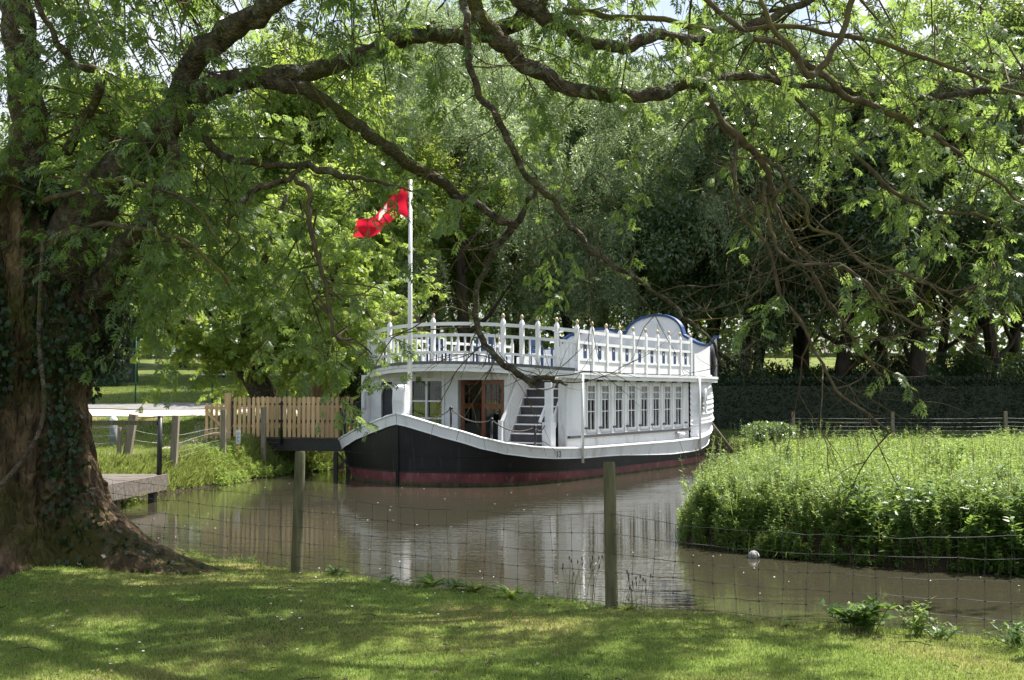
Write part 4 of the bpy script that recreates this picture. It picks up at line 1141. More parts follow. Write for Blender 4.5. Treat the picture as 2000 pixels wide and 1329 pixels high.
# stanchions with rope along the foredeck
def gun(u, side=1):
    s = s_of_u(u); a, b, zt = hullpt(s, 1.0); return Bp(a, side * (b - 0.03), zt + 0.05)
tops_ = [Bp(0.12, 0.15, 2.0)]
for u in (0.33, 0.80, 1.75):
    p = gun(u); q = MB(); hgt = 1.75 - p.z if u < 0.5 else (1.73 - p.z if u < 1 else 1.62 - p.z)
    hgt = max(hgt, 0.55) 
    q.tube([p, p + Vector((0, 0, hgt))], 0.032, 8); q.lathe(p + Vector((0, 0, hgt)), [(0.05, -0.03), (0.055, 0.0), (0.045, 0.03), (0.01, 0.045)], 10)
    q.build('stanchion', M['iron'], BO, True); tops_.append(p + Vector((0, 0, hgt - 0.02)))
tops_.append(Bp(SU0 - 0.1, SV1 + 0.1, 1.66))
rp = MB()
for a, b in zip(tops_[:-1], tops_[1:]):
    L_ = (b - a).length
    rp.tube([a.lerp(b, t) - Vector((0, 0, 0.16 * L_ * 4 * t * (1 - t))) for t in np.linspace(0, 1, 12)], 0.017, 6)
rp.build('rope', M['cordage'], BO, True)
tops2 = [Bp(0.12, -0.15, 2.0)]
for u in (1.15, 1.5):
    p = gun(u, -1); q = MB(); q.tube([p, p + Vector((0, 0, 0.85))], 0.035, 8); q.build('stanchion', M['iron'], BO, True); tops2.append(p + Vector((0, 0, 0.83)))
rp = MB()
for a, b in zip(tops2[:-1], tops2[1:]):
    L_ = (b - a).length
    rp.tube([a.lerp(b, t) - Vector((0, 0, 0.12 * L_ * 4 * t * (1 - t))) for t in np.linspace(0, 1, 10)], 0.017, 6)
rp.build('rope', M['cordage'], BO, True)

# flagpole with flag (a part of the boat); the flag hangs from it
fp = MB(); fp.tube([Bp(0.52, 0, 0.8), Bp(0.52, 0, 5), Bp(0.52, 0, 8.7)], [0.075, 0.065, 0.045], 12); fp.build('flagpole', M['white'], BO, True)
def flag():
    top = P(797, 362, 32.2); bot = P(797, 432, 32.2)
    n, m = 30, 14; V = []; 
    tipt = P(700, 436, 32.6); tipb = P(688, 464, 32.8)
    for i in range(n + 1):
        s = i / n
        a = top.lerp(tipt, s) + Vector((0, 0, 0.10 * math.sin(s * 7.0) - 0.10 * s * (1 - s)))
        b = bot.lerp(tipb, s) + Vector((0, 0, 0.14 * math.sin(s * 6.0 + 0.6)))
        for j in range(m + 1):
            t = j / m; p = a.lerp(b, t)
            p.y += 0.16 * math.sin(s * 11 + t * 2.0) * s ** 0.4 + 0.05 * math.sin(t * 9 + s * 5)
            V.append(p)
    F1 = []; F2 = []
    for i in range(n):
        for j in range(m):
            f = (i * (m + 1) + j, (i + 1) * (m + 1) + j, (i + 1) * (m + 1) + j + 1, i * (m + 1) + j + 1)
            (F2 if (12 <= i <= 16 and 2 <= j < 6) else F1).append(f)
    V = np.array([tuple(v) for v in V])
    o0 = V[0].copy()
    r = empty('flag', tuple(o0), 0, 'red flag with white device flying from the white flagpole', 'flag')
    a = link('cloth', np_mesh('cloth', V - o0, F1, True), M['red'], r)
    b = link('emblem', np_mesh('emblem', V - o0, F2, True), M['flagwhite'], r)
flag()

# ------------------------------------------------------------------ gangway and left bank things
def gangway():
    A = P(447, 856, 36.0); B_ = Vector((-4.98, 35.3, A.z)); zt = 1.13
    A.z = zt; B_.z = zt
    d = (B_ - A); L = d.length; rz = math.atan2(d.y, d.x)
    r = empty('gangway', (A.x, A.y, 0), rz, 'black beamed gangway running from the left bank to the boat', 'gangway')
    m = MB(); m.box(0, L, -0.03, 0.06, zt - 0.40, zt - 0.03); m.build('side_beam', M['iron'], r)
    m = MB(); m.box(0, L, 1.24, 1.33, zt - 0.40, zt - 0.03); m.build('side_beam', M['iron'], r)
    m = MB(); k = 0.0
    while k < L - 0.15: m.box(k + 0.005, k + 0.145, -0.06, 1.36, zt - 0.028, zt); k += 0.15
    m.build('deck_boards', M['greywood'], r)
    for x in (0.9, L - 0.55):
        for y in (0.02, 1.28):
            m = MB(); m.box(x - 0.06, x + 0.06, y - 0.06, y + 0.06, -0.6, zt - 0.41); m.build('leg', M['iron'], r)
    m = MB(); m.bar((L - 0.5, 0.02, 0.15), (L - 0.05, 0.02, zt - 0.45), 0.06, 0.06, (0, 1, 0)); m.bar((L - 0.05, 0.02, 0.15), (L - 0.5, 0.02, zt - 0.45), 0.05, 0.05, (0, 1, 0)); m.build('cross_brace', M['iron'], r)
    for y, nm in ((-0.10, 'front'), (1.40, 'back')):
        for x in (0.16, 1.80, L - 0.22, L + 0.15):
            if nm == 'back' and x > L: continue
            m = MB(); m.tube([(x, y, zt - 0.2), (x, y, zt + 1.13)], 0.032, 8); m.lathe((x, y, zt + 1.10), [(0.04, 0), (0.045, 0.03), (0.03, 0.06), (0.005, 0.07)], 8); m.build('tube_post', M['iron'], r, True)
        m = MB()
        for z in (zt + 0.52, zt + 1.06): m.tube([(0.16, y, z), (L + (0.15 if nm == 'front' else -0.2), y, z)], 0.024, 8)
        m.build('tube_rail', M['iron'], r, True)
    return r, A, L, rz, zt
GW, GA, GL, GRZ, GZT = gangway()
def picket_panel(ox, oy, rz, L, label, seed, par=None, z0=1.17, h=1.27, flip=1, gap=0.155):
    r = empty('picket_panel', (ox, oy, z0), 0); r.parent = GW; r['label'] = label
    rng = random.Random(seed)
    m = MB(); x = 0.03
    while x < L - 0.09:
        hh = h + rng.uniform(-0.02, 0.02); w_ = 0.10
        y = -0.018
        m.prism([(x, y, 0), (x + w_, y, 0), (x + w_, y, hh - 0.05), (x + w_ / 2, y, hh), (x, y, hh - 0.05)], (0, 0.02, 0)); x += gap
    m.build('pickets', M['picket'], r)
    for z in (0.30, 0.92):
        m = MB(); m.box(0, L, 0.005, 0.04, z, z + 0.08); m.build('rail', M['picket'], r)
    # boards on the far face showing through the gaps
    return r
cx, sx_ = math.cos(GRZ), math.sin(GRZ)
def gwp(x, y): return (GA.x + cx * x - sx_ * y, GA.y + sx_ * x + cx * y)
picket_panel(0.20, -0.17, 0, 1.58, 'left picket panel on the near side of the gangway', 1)
picket_panel(1.86, -0.17, 0, GL - 2.16, 'right picket panel of the gangway nearest the boat', 2)
picket_panel(0.25, 1.50, 0, 1.40, 'far side picket panel seen through the left panel gaps', 3)
picket_panel(1.80, 1.50, 0, GL - 2.2, 'far side picket panel seen through the right panel gaps', 4)
# open gate
gx, gy = P(447, 860, 36.1).x, 36.1
gt = empty('picket_gate', (gx - 0.02, gy, gh(gx, gy) + 0.12), math.radians(172), 'open wooden picket gate with diagonal brace left of the gangway', 'gate')
m = MB()
for i in range(5):
    x = 0.02 + i * 0.165; m.prism([(x, 0, 0), (x + 0.09, 0, 0), (x + 0.09, 0, 1.08), (x + 0.045, 0, 1.13), (x, 0, 1.08)], (0, 0.02, 0))
m.build('pickets', M['picket'], gt)
for z_ in (0.12, 0.92):
    m = MB(); m.box(0, 0.78, 0.021, 0.06, z_, z_ + 0.10); m.build('rail', M['picket'], gt)
m = MB(); m.bar((0.05, 0.08, 0.25), (0.74, 0.08, 0.90), 0.035, 0.09, (0, 0, 1)); m.build('brace', M['picket'], gt)
def simple_post(px, ytop, ybase, Y, rpx, mat, name, label, cat, group=None, lean=0.0, square=False):
    b = P(px, ybase, Y); t = P(px + lean, ytop, Y); r = rpx * Y / F
    z0 = gh(b.x, b.y)
    o = empty(name, (b.x, b.y, z0), 0) if False else None
    m = MB(); h = t.z - z0
    dx = t.x - b.x
    if square: m.bar((0, 0, -0.15), (dx, 0, h), 2 * r, 2 * r, (0, 1, 0))
    else: m.tube([(0, 0, -0.15), (dx * 0.5, 0, h * 0.5), (dx, 0, h - 0.01), (dx, 0, h)], [r, r, r * 0.98, r * 0.9], 14)
    o = m.build(name, mat, None, not square); o.location = (b.x, b.y, z0)
    if not square:
        mod = o.modifiers.new('e', 'EDGE_SPLIT'); mod.split_angle = math.radians(50)
    tag(o, label, cat, group); return o
simple_post(446, 768, 872, 36.0, 6, M['picket'], 'gate_post', 'pale new gate post where the picket gate hangs', 'post', square=True)
G_ = 'weathered posts along the left bank'
simple_post(338, 812, 899, 30.0, 6, M['greypost'], 'fence_post', 'leaning grey post standing alone between black rail post and picket gate', 'post', G_, 6, True)
simple_post(245, 810, 905, 29.3, 7, M['greypost'], 'fence_post', 'strongly leaning grey post beside the concrete bollard', 'post', G_, 16, True)
simple_post(232, 835, 905, 29.1, 4.5, M['greypost'], 'fence_post', 'short thin post at the foot of the strongly leaning post', 'post', G_, 2)
simple_post(436, 800, 888, 33.5, 4.5, M['greypost'], 'fence_post', 'grey post in front of the open picket gate', 'post', G_, 1, True)
simple_post(515, 796, 884, 35.0, 4.5, M['greypost'], 'fence_post', 'grey post in front of the left picket panel', 'post', G_, 0, True)
simple_post(276, 887, 908, 29.0, 2.0, M['post'], 'stake', 'tiny dark stake in the grass behind the jetty', 'stake')
# bollard
bx = P(221, 870, 35.1)
bo = empty('bollard', (bx.x, 35.1, gh(bx.x, 35.1)), 0, 'round topped grey concrete bollard on the lawn', 'bollard')
m = MB(); m.lathe((0, 0, 0), [(0.115, -0.1), (0.115, 0.74), (0.085, 0.76), (0.085, 0.79)], 16); m.build('shaft', M['concrete'], bo, True)
m = MB(); m.lathe((0, 0, 0.79), [(0.12, 0), (0.12, 0.07), (0.10, 0.13), (0.06, 0.17), (0.01, 0.19)], 16); m.build('cap', M['white_dirty'], bo, True)
# notice on a stick near the gangway
nb_ = P(465, 885, 34.0)
no = empty('notice', (nb_.x, 34.0, gh(nb_.x, 34.0)), 0.1, 'small white paper notice on a thin pole before the gangway', 'sign')
m = MB(); m.box(-0.02, 0.02, 0, 0.03, -0.1, 0.85); m.build('stake', M['picket'], no)
m = MB(); m.box(-0.065, 0.065, -0.02, -0.002, 0.38, 0.78); m.build('sheet', M['paper'], no)
m = MB()
for i in range(7): m.box(-0.05, 0.05 - 0.02 * (i % 3), -0.024, -0.021, 0.42 + i * 0.045, 0.435 + i * 0.045)
m.build('printed_lines', M['ink'], no)

# low wires linking the old posts
wr = MB(); rg = random.Random(5)
for zz in (0.25, 0.45, 0.65, 0.85):
    pts = []
    for (px, Y) in ((150, 29.4), (232, 29.2), (254, 29.4), (340, 30.1), (437, 33.6), (515, 35.1), (560, 36.0)):
        x = (px - 1000) / F * Y; pts.append((x, Y - 0.07, gh(x, Y) + zz + rg.uniform(-0.05, 0.05)))
    c = catmull(pts, 5); wr.tube([(q[0], q[1], q[2] + rg.uniform(-0.012, 0.012)) for q in c], 0.0045, 3, False)
o = wr.build('slack_wires', M['farwire']); tag(o, 'slack wires strung along the old grey posts on the left bank', 'wire')

# jetty at the left, behind the trunk
def jetty():
    zt = 0.62
    Yf = (CAMZ - zt) * F / (926 - 765); xr = (326 - 1000) / F * Yf
    ang = math.atan2(0.30, 2.75)          # the long side runs almost toward the viewer
    r = empty('jetty', (xr, Yf, 0), -ang, 'weathered grey timber jetty partly hidden by the big trunk', 'jetty')
    m = MB(); y = -0.005
    while y > -4.6:
        m.box(-2.7, -0.003, y - 0.14, y, zt - 0.04, zt); y -= 0.15
    m.build('deck_boards', M['greywood'], r)
    m = MB(); m.box(0.0, 0.05, -4.6, 0.0, zt - 0.36, zt + 0.004); m.build('edge_beam', M['greywood'], r)
    m = MB(); m.box(-2.7, 0.05, 0.003, 0.05, zt - 0.30, zt); m.build('edge_beam', M['greywood'], r)
    for x, y in ((-0.2, -0.25), (-0.2, -2.2), (-2.3, -0.25), (-0.2, -4.3)):
        m = MB(); m.box(x - 0.08, x + 0.08, y - 0.08, y + 0.08, -0.6, zt - 0.045); m.build('pile', M['greywood'], r)
    return xr, Yf
JX, JY = jetty()
# black rail post with wooden rail, on the jetty's back corner
b = P(311, 925, JY - 0.2)
jr = empty('jetty_rail', (b.x, JY - 0.2, 0.62), 0, 'black post with a long wooden rail standing on the jetty', 'railing')
hj = P(311, 815, JY - 0.2).z - 0.62
m = MB(); m.tube([(0, 0, 0), (0, 0, hj)], 0.06, 12); m.lathe((0, 0, hj), [(0.065, 0), (0.065, 0.02), (0.05, 0.03)], 12); m.build('post', M['iron'], jr, True)
m = MB(); zr = hj - 0.14
m.box(-4.5, -0.062, -0.05, 0.0, zr - 0.05, zr + 0.06); m.build('rail', M['post'], jr)
m = MB(); m.tube([(-3.2, 0.02, 0.0), (-3.2, 0.02, zr)], 0.05, 10); m.build('post', M['iron'], jr, True)

# tennis netting
def chainlink(name, x0, x1, Y, h, label, posts, rail_z=None):
    z0 = min(gh(x0, Y), gh(x1, Y))
    r = empty(name, (x0, Y, z0), 0, label, 'fence')
    m = MB(); L = x1 - x0; s = 0.11
    n = int((L + h) / s)
    for i in range(n):
        for sg in (1, -1):
            a = i * s - h
            xa, xb = a, a + h
            za, zb_ = 0, h
            if xa < 0: za = -xa; xa = 0
            if xb > L: zb_ = h - (xb - L); xb = L
            if zb_ - za < 0.05: continue
            if sg == -1: xa, xb = L - xa, L - xb
            m.tube([(xa, 0, za), (xb, 0, zb_)], 0.0028, 3, False)
    m.build('netting', M['greenpost'], r)
    for px in posts:
        x = (px - 1000) / F * Y - x0
        q = MB(); q.tube([(x, 0.03, -0.3), (x, 0.03, h + 0.05)], 0.032, 8); q.build('post', M['greenpost'], r, True)
    q = MB(); q.tube([(0, 0.03, h), (L, 0.03, h)], 0.02, 6); q.build('top_rail', M['greenpost'], r, True)
chainlink('chain_link_fence', -26, -4.2, 46.5, 3.0, 'tall green chain link fence beside the tarmac at left', [60, 180, 265, 415, 470, 560, 650, 740, 795])
q = empty('tennis_net', ((560 - 1000) / F * 56, 56, 2.55), 0, 'long low pale banded net across the court behind the green fence', 'net')
m = MB(); m.box(-4.5, 6, -0.01, 0.01, 0.86, 0.94); m.build('band', M['white'], q)
for x in (-4.5, 0.6, 6): 
    m = MB(); m.tube([(x, 0.03, -0.4), (x, 0.03, 0.96)], 0.04, 8); m.build('post', M['greenpost'], q, True)

# far wire fence on the right bank
ff = empty('field_fence', (12, 48, 0.5), 0, 'grey posted wire fence along the far bank in front of the dark hedge', 'fence')
pts_ = []
for px in (1392, 1548, 1742, 1962, 2150):
    x = (px - 1000) / F * 48; z = gh(x, 48) - 0.5
    m = MB(); m.box(x - 12 - 0.06, x - 12 + 0.06, -0.06, 0.06, z - 0.2, z + 1.25); m.build('post', M['greypost'], ff); pts_.append((x - 12, -0.07, z))
m = MB(); rg = random.Random(3)
for k in range(6):
    ln = []
    for a, b in zip(pts_[:-1], pts_[1:]):
        for j in range(6):
            t = j / 6; ln.append((a[0] + (b[0] - a[0]) * t, -0.07, a[2] + (b[2] - a[2]) * t + 0.12 + k * 0.17 + rg.uniform(-0.015, 0.015) - 0.1 * t * (1 - t)))
    m.tube(ln, 0.006, 3, False)
x = pts_[0][0]
while x < pts_[-1][0]:
    m.tube([(x, -0.07, pts_[0][2] + 0.08), (x + rg.uniform(-0.03, 0.03), -0.07, pts_[0][2] + 0.97)], 0.005, 3, False); x += 0.3
m.build('wire_mesh', M['farwire'], ff)
# mooring pole slanting beside the stern
m = MB(); a = P(1385, 822, 45.2); b = P(1420, 868, 46.2)
m.tube([a, b + (b - a) * 0.25], 0.07, 10); o = m.build('mooring_pole', M['greypost'], None, True); tag(o, 'slanting timber pole between the boat stern and the far bank', 'pole')

# small brown roofed building far behind the flagpole
sh = empty('shed', ((745 - 1000) / F * 52, 52, gh(-6, 52)), 0.25, 'brown tiled shed roof half hidden behind the front deck rails', 'shed')
m = MB(); m.box(-1.6, 1.6, -1.2, 1.2, -0.3, 2.2); m.build('wall', M['farbark'], sh)
m = MB(); m.prism([(-1.9, -1.5, 2.15), (1.9, -1.5, 2.15), (1.5, 0, 4.4), (-1.5, 0, 4.4)], (0, 0.08, 0.02)); m.prism([(-1.9, 1.5, 2.15), (1.9, 1.5, 2.15), (1.5, 0.1, 4.4), (-1.5, 0.1, 4.4)], (0, 0.08, 0.02)); m.build('roof', M['rooftile'], sh)

# ball / pale float at island edge
fl = P(1468, 1072, 17.9)
m = MB(); m.lathe((0, 0, 0), [(0.02, -0.09), (0.06, -0.07), (0.085, -0.02), (0.09, 0.01), (0.075, 0.045), (0.04, 0.075), (0.01, 0.083)], 16)
o = m.build('float', M['plasticball'], None, True); o.location = (fl.x, 17.75, 0.03); tag(o, 'scuffed pale round float on the water at the foot of the island plants', 'float')
m = MB(); rg = random.Random(9)
for k in range(5): 
    a = k * 1.25; m.tube([(0.091 * math.sin(t) * math.cos(a + 0.25 * t), 0.091 * math.sin(t) * math.sin(a + 0.25 * t), 0.086 * math.cos(t)) for t in np.linspace(0.5, 2.4, 8)], 0.006, 4)
m.build('seam', M['tread'], o)

# ------------------------------------------------------------------ near wire fence
fence_pts = [(-5.1, 12.85), (-2.10, 11.10), (0.82, 9.40), (3.74, 7.70), (6.7, 5.98)]
nf = empty('wire_fence', (-2.1, 11.1, 0.85), 0, 'near livestock wire fence with two round wooden posts at the lawn edge', 'fence')
NF = Vector((-2.1, 11.1, 0.85))
for (x, y) in fence_pts[1:4]:
    m = MB(); h = 1.16; r_ = 0.052
    bx_ = x - NF.x; by = y - NF.y; zg = gh(x, y) - 0.85
    tl = 0.018 * math.sin(x * 3.1 + 1); m.tube([(bx_ - tl, by, zg - 0.2), (bx_, by, 0.3), (bx_ + tl * 0.5, by, 0.6), (bx_ + tl * 1.1, by, 0.9), (bx_ + tl * 1.6, by, h - 0.02), (bx_ + tl * 1.6, by + 0.003, h + 0.004)], [r_ * 1.06, r_ * 1.02, r_ * 0.99, r_ * 1.0, r_ * 0.96, r_ * 0.86], 18)
    for h_ in (0.17, 0.45, 0.77): m.box(bx_ - 0.012, bx_ + 0.012, by - r_ - 0.006, by - r_ + 0.01, h_ + zg - 0.004, h_ + zg + 0.004)
    o = m.build('post', M['post'], nf, True); mod = o.modifiers.new('e', 'EDGE_SPLIT'); mod.split_angle = math.radians(50)
m = MB(); rg = random.Random(12)
WH = [0.05, 0.17, 0.30, 0.45, 0.61, 0.77]
cols = []
for si in range(4):
    a = Vector((*fence_pts[si], 0)); b = Vector((*fence_pts[si + 1], 0)); n = 19
    for j in range(n):
        t = j / n; p = a.lerp(b, t); sag = 0.10 * (4 * t * (1 - t)) * (0.5 + rg.random() * 0.1) * (1.5 if si == 2 else 1.0)
        lean = 0.05 * math.sin(si * 3 + j * 0.9)
        col = []
        for k, h_ in enumerate(WH):
            zz = max(gh(p.x, p.y) , 0.6) + h_ * (1 - sag * 1.1 / 0.77) + rg.uniform(-0.008, 0.008)
            col.append((p.x - NF.x + lean * h_ + rg.uniform(-0.006, 0.006), p.y - NF.y - 0.055 + 0.05 * math.sin(j * 0.7 + si) * h_, zz - NF.z))
        cols.append(col)
for k in range(len(WH)):
    m.tube([c[k] for c in cols], 0.0024, 3, False)
for c in cols:
    m.tube(c, 0.0018, 3, False)
    for p in c[1:-1]: m.box(p[0] - 0.005, p[0] + 0.005, p[1] - 0.005, p[1] + 0.005, p[2] - 0.006, p[2] + 0.006)
m.build('wire_mesh', M['wire'], nf)

# ------------------------------------------------------------------ the old tree
TX, TY = -5.15, 11.2
TREE = empty('old_tree', (TX, TY, 0.85), 0, 'huge old tree with ivy covered trunk and long mossy boughs over the lawn', 'tree')
T0v = Vector((TX, TY, 0.85))
def trunk():
    NR, NSG = 240, 256
    V = []
    for i in range(NR + 1):
        t = i / NR; z = -0.35 + 4.15 * t
        h = max(z, 0)
        cxx = 0.10 * h - 0.12 * h * h * 0.12 - 0.06 * max(0, h - 2)
        base = 0.74 + 0.55 * math.exp(-h / 0.42) + 0.46 * math.exp(-h / 1.2) - 0.03 * h
        for k in range(NSG):
            a = 2 * math.pi * k / NSG
            fl_ = math.exp(-h / 0.55)
            but = 1 + 0.16 * fl_ * (math.cos(a * 5 + 0.6) + 0.5 * math.cos(a * 8 + 2)) + 0.05 * math.cos(a * 3 + h)
            # long root toward the right-front
            root = 0.42 * math.exp(-((((a + 0.15 + math.pi) % (2 * math.pi)) - math.pi) / 0.5) ** 2) * math.exp(-h / 0.35)
            bur = 0.34 * math.exp(-((((a + 0.25 + math.pi) % (2 * math.pi)) - math.pi) / 0.75) ** 2) * math.exp(-((z - 2.45) / 0.42) ** 2)
            r = base * but * 0.92 + root + bur
            p = Vector((math.cos(a) * 2.2, math.sin(a) * 2.2, z * 0.8))
            r += 0.10 * mnoise.noise(p * 1.3) + 0.055 * mnoise.noise(p * 3.7 + Vector((3, 1, 0))) 
            q = Vector((math.cos(a) * 9, math.sin(a) * 9, z * 2.2)); r += 0.035 * (1 - abs(mnoise.noise(q)) * 3)
            q = Vector((math.cos(a) * 17, math.sin(a) * 17, z * 5)); r += 0.035 * mnoise.noise(q)
            q = Vector((math.cos(a) * 42, math.sin(a) * 42, z * 16)); r += 0.02 * mnoise.noise(q)
            V.append((cxx + math.cos(a) * r, math.sin(a) * r, z))
    Fq = []
    for i in range(NR):
        for k in range(NSG):
            a = i * NSG + k; b = i * NSG + (k + 1) % NSG; Fq.append((a, b, b + NSG, a + NSG))
    return np.array(V), np.array(Fq)
TV, TF = trunk()
link('trunk', np_mesh('trunk', TV, TF, True), M['bigbark'], TREE)
def L_(p): return Vector(p) - T0v
def bough(pts, name='bough', mat='bough', n=10, k=6, wob_=0.04, mb=None):
    """pts: (px, py, depth, radius px)"""
    c = catmull(pts, k); P3 = []; R = []
    for i, q in enumerate(c):
        p = P(q[0], q[1], q[2]); r = max(q[3], 0.6) * q[2] / F
        s = Vector((i * 0.35, q[0] * 0.01, q[1] * 0.01))
        p += Vector((mnoise.noise(s), mnoise.noise(s + Vector((9, 0, 0))), mnoise.noise(s + Vector((0, 9, 0))))) * wob_ * (1 + r)
        P3.append(L_(p)); R.append(r * (1 + 0.22 * mnoise.noise(s * 4)))
    own = mb is None
    if own: mb = MB()
    mb.tube(P3, R, n, True)
    if own:
        mb.build(name, M[mat], TREE, True)
    return [p + T0v for p in P3], R
BG = []   # boughs as (points, leafiness, spray length)
def addb(pts, leafy=1.0, ln=1.2, dens=1.0, **kw):
    p, r = bough(pts, **kw); BG.append((p, r, leafy, ln, dens)); return p
# main limbs
addb([(40, 640, 11.3, 110), (25, 520, 11.2, 82), (20, 440, 11.1, 55), (35, 340, 11.0, 40), (55, 250, 11.0, 33), (50, 150, 11.0, 32), (35, 40, 11, 30), (10, -80, 11.2, 28), (0, -300, 11.5, 24)], 0.2, 0.8, 0.5, n=24)
addb([(90, 620, 11.2, 95), (125, 500, 11.0, 62), (190, 390, 10.8, 44), (265, 300, 10.7, 38), (335, 235, 10.6, 32), (390, 180, 10.5, 25), (425, 160, 10.5, 24)], 0.3, 0.9, 0.5, n=24)
addb([(150, 620, 11.2, 60), (200, 560, 10.9, 30), (260, 470, 10.4, 22), (300, 400, 10.1, 16), (340, 330, 9.9, 12), (330, 240, 9.7, 9)], 0.3, 0.8, 0.5, n=16)
addb([(290, 290, 10.7, 32), (340, 210, 10.6, 25), (370, 130, 10.5, 24), (415, 85, 10.3, 25), (470, 45, 10.2, 24), (530, 8, 10.0, 22), (600, -50, 9.8, 20), (720, -180, 9.5, 18), (900, -330, 9.3, 12)], 0.4, 1.0, 0.8, n=18)
addb([(410, 165, 10.5, 22), (470, 158, 10.5, 20), (540, 150, 10.5, 19), (610, 142, 10.6, 17), (690, 115, 10.7, 16), (760, 88, 10.8, 16), (830, 66, 10.9, 15), (900, 72, 11.0, 15), (960, 66, 11, 16), (1010, 40, 11, 17), (1060, -10, 11, 16), (1150, -120, 11, 13)], 0.45, 1.0, 1.0, n=16)
addb([(520, 160, 10.5, 15), (580, 172, 10.5, 15), (640, 200, 10.6, 14), (700, 245, 10.7, 13), (760, 292, 10.8, 12), (830, 340, 11.0, 11), (900, 382, 11.2, 9), (960, 420, 11.3, 8), (1008, 442, 11.4, 7)], 0.3, 0.9, 0.7, n=14)
addb([(1005, 442, 11.4, 7), (1030, 400, 11.4, 5), (1045, 370, 11.4, 3), (1052, 340, 11.4, 2)], 0.2, 0.5, 0.5)
addb([(1005, 442, 11.4, 8), (970, 478, 11.4, 6), (942, 530, 11.4, 6), (930, 590, 11.4, 6), (934, 640, 11.3, 6), (955, 682, 11.2, 6.5), (990, 715, 11.1, 6.5), (1020, 738, 11, 6), (1045, 746, 11, 5.5), (1068, 738, 11, 5), (1090, 745, 11, 4), (1112, 754, 11, 1.5)], 0.02, 0.7, 2.2, mat='bough', n=10)
addb([(880, -60, 9.6, 18), (915, -8, 9.6, 17), (945, 40, 9.7, 17), (985, 90, 9.8, 17), (1035, 132, 9.9, 16), (1090, 165, 10, 15), (1150, 183, 10, 14), (1215, 188, 10.1, 13), (1280, 186, 10.2, 13), (1330, 168, 10.3, 12), (1400, 158, 10.4, 9), (1460, 150, 10.5, 8), (1540, 160, 10.6, 6), (1640, 176, 10.7, 6), (1730, 185, 10.9, 7), (1820, 190, 11, 7), (1910, 178, 11, 7), (2010, 163, 11, 6)], 0.5, 1.1, 0.9, n=14)
addb([(990, -60, 10.2, 16), (1010, -5, 10.2, 17), (1060, 30, 10.2, 16), (1110, 60, 10.3, 13), (1165, 86, 10.4, 12), (1225, 92, 10.4, 12), (1275, 70, 10.5, 11), (1330, 76, 10.6, 11), (1385, 82, 10.7, 10), (1440, 62, 10.8, 9), (1500, 38, 10.9, 8), (1560, 12, 11, 7), (1650, -40, 11, 6)], 0.5, 1.0, 1.0, n=14)
addb([(890, -40, 9.3, 8), (910, 30, 9.3, 7.5), (914, 110, 9.4, 7), (930, 170, 9.5, 7), (965, 225, 9.6, 7), (1000, 290, 9.7, 6.5), (1035, 345, 9.8, 6), (1085, 400, 9.9, 6), (1125, 455, 10, 5.5), (1175, 505, 10.1, 5), (1235, 540, 10.2, 4.5), (1290, 575, 10.3, 4), (1340, 622, 10.4, 3.5), (1385, 665, 10.4, 3), (1420, 730, 10.4, 2)], 0.1, 0.8, 1.2, mat='bough', n=10)
addb([(360, 245, 10.6, 12), (395, 268, 10.5, 9), (425, 298, 10.4, 8), (465, 316, 10.3, 7.5), (530, 320, 10.2, 7), (600, 326, 10.1, 7), (660, 338, 10, 7), (700, 350, 10, 5), (750, 360, 10, 3), (800, 372, 10, 2)], 0.7, 0.8, 0.8, mat='bough', n=10)
addb([(590, 330, 10.1, 5), (560, 350, 10.1, 6), (520, 362, 10, 6), (485, 382, 10, 6), (462, 410, 9.9, 5), (440, 440, 9.9, 3)], 0.8, 0.8, 1.0, mat='bough')
addb([(575, 350, 10.1, 5), (600, 375, 10.1, 5), (606, 420, 10.1, 4.5), (612, 480, 10.1, 4.5), (630, 540, 10.1, 4), (645, 610, 10.1, 4), (655, 650, 10.1, 3), (700, 670, 10.1, 2), (728, 690, 10.1, 1.5)], 0.5, 0.7, 1.0, mat='twig')
addb([(1365, 165, 10.4, 7), (1395, 215, 10.4, 8), (1440, 265, 10.4, 8), (1475, 300, 10.5, 7), (1500, 340, 10.5, 6), (1515, 400, 10.6, 5), (1540, 450, 10.6, 4.5), (1575, 500, 10.7, 4), (1600, 560, 10.7, 4), (1640, 620, 10.8, 3.5), (1680, 690, 10.8, 3), (1730, 740, 10.8, 2.5)], 0.12, 1.1, 1.6, mat='twig', n=10)
addb([(1440, 270, 10.4, 4), (1435, 340, 10.2, 4), (1450, 420, 10.1, 4), (1500, 480, 10.1, 4), (1515, 560, 10.1, 3.5), (1560, 620, 10, 3.5), (1600, 700, 10, 3), (1650, 770, 9.9, 3), (1720, 830, 9.8, 2.5), (1745, 850, 9.8, 2)], 0.08, 1.0, 1.9, mat='twig', n=8)
addb([(1480, 305, 10.4, 4), (1520, 330, 10.3, 4), (1570, 400, 10.2, 4), (1580, 440, 10.2, 3.5), (1640, 465, 10.1, 3), (1690, 520, 10.1, 3), (1740, 530, 10, 3), (1820, 560, 10, 2.5), (1870, 570, 10, 2), (1950, 530, 10, 1.5)], 0.06, 1.0, 1.9, mat='twig', n=8)
addb([(1490, 360, 10.2, 4), (1505, 450, 10, 4), (1530, 500, 9.9, 3.5), (1560, 515, 9.9, 3), (1640, 520, 9.8, 3), (1700, 560, 9.8, 3), (1730, 600, 9.8, 3), (1790, 640, 9.8, 2.5), (1840, 630, 9.8, 2), (1880, 610, 9.8, 1.3)], 0.05, 1.0, 1.9, mat='twig', n=8)
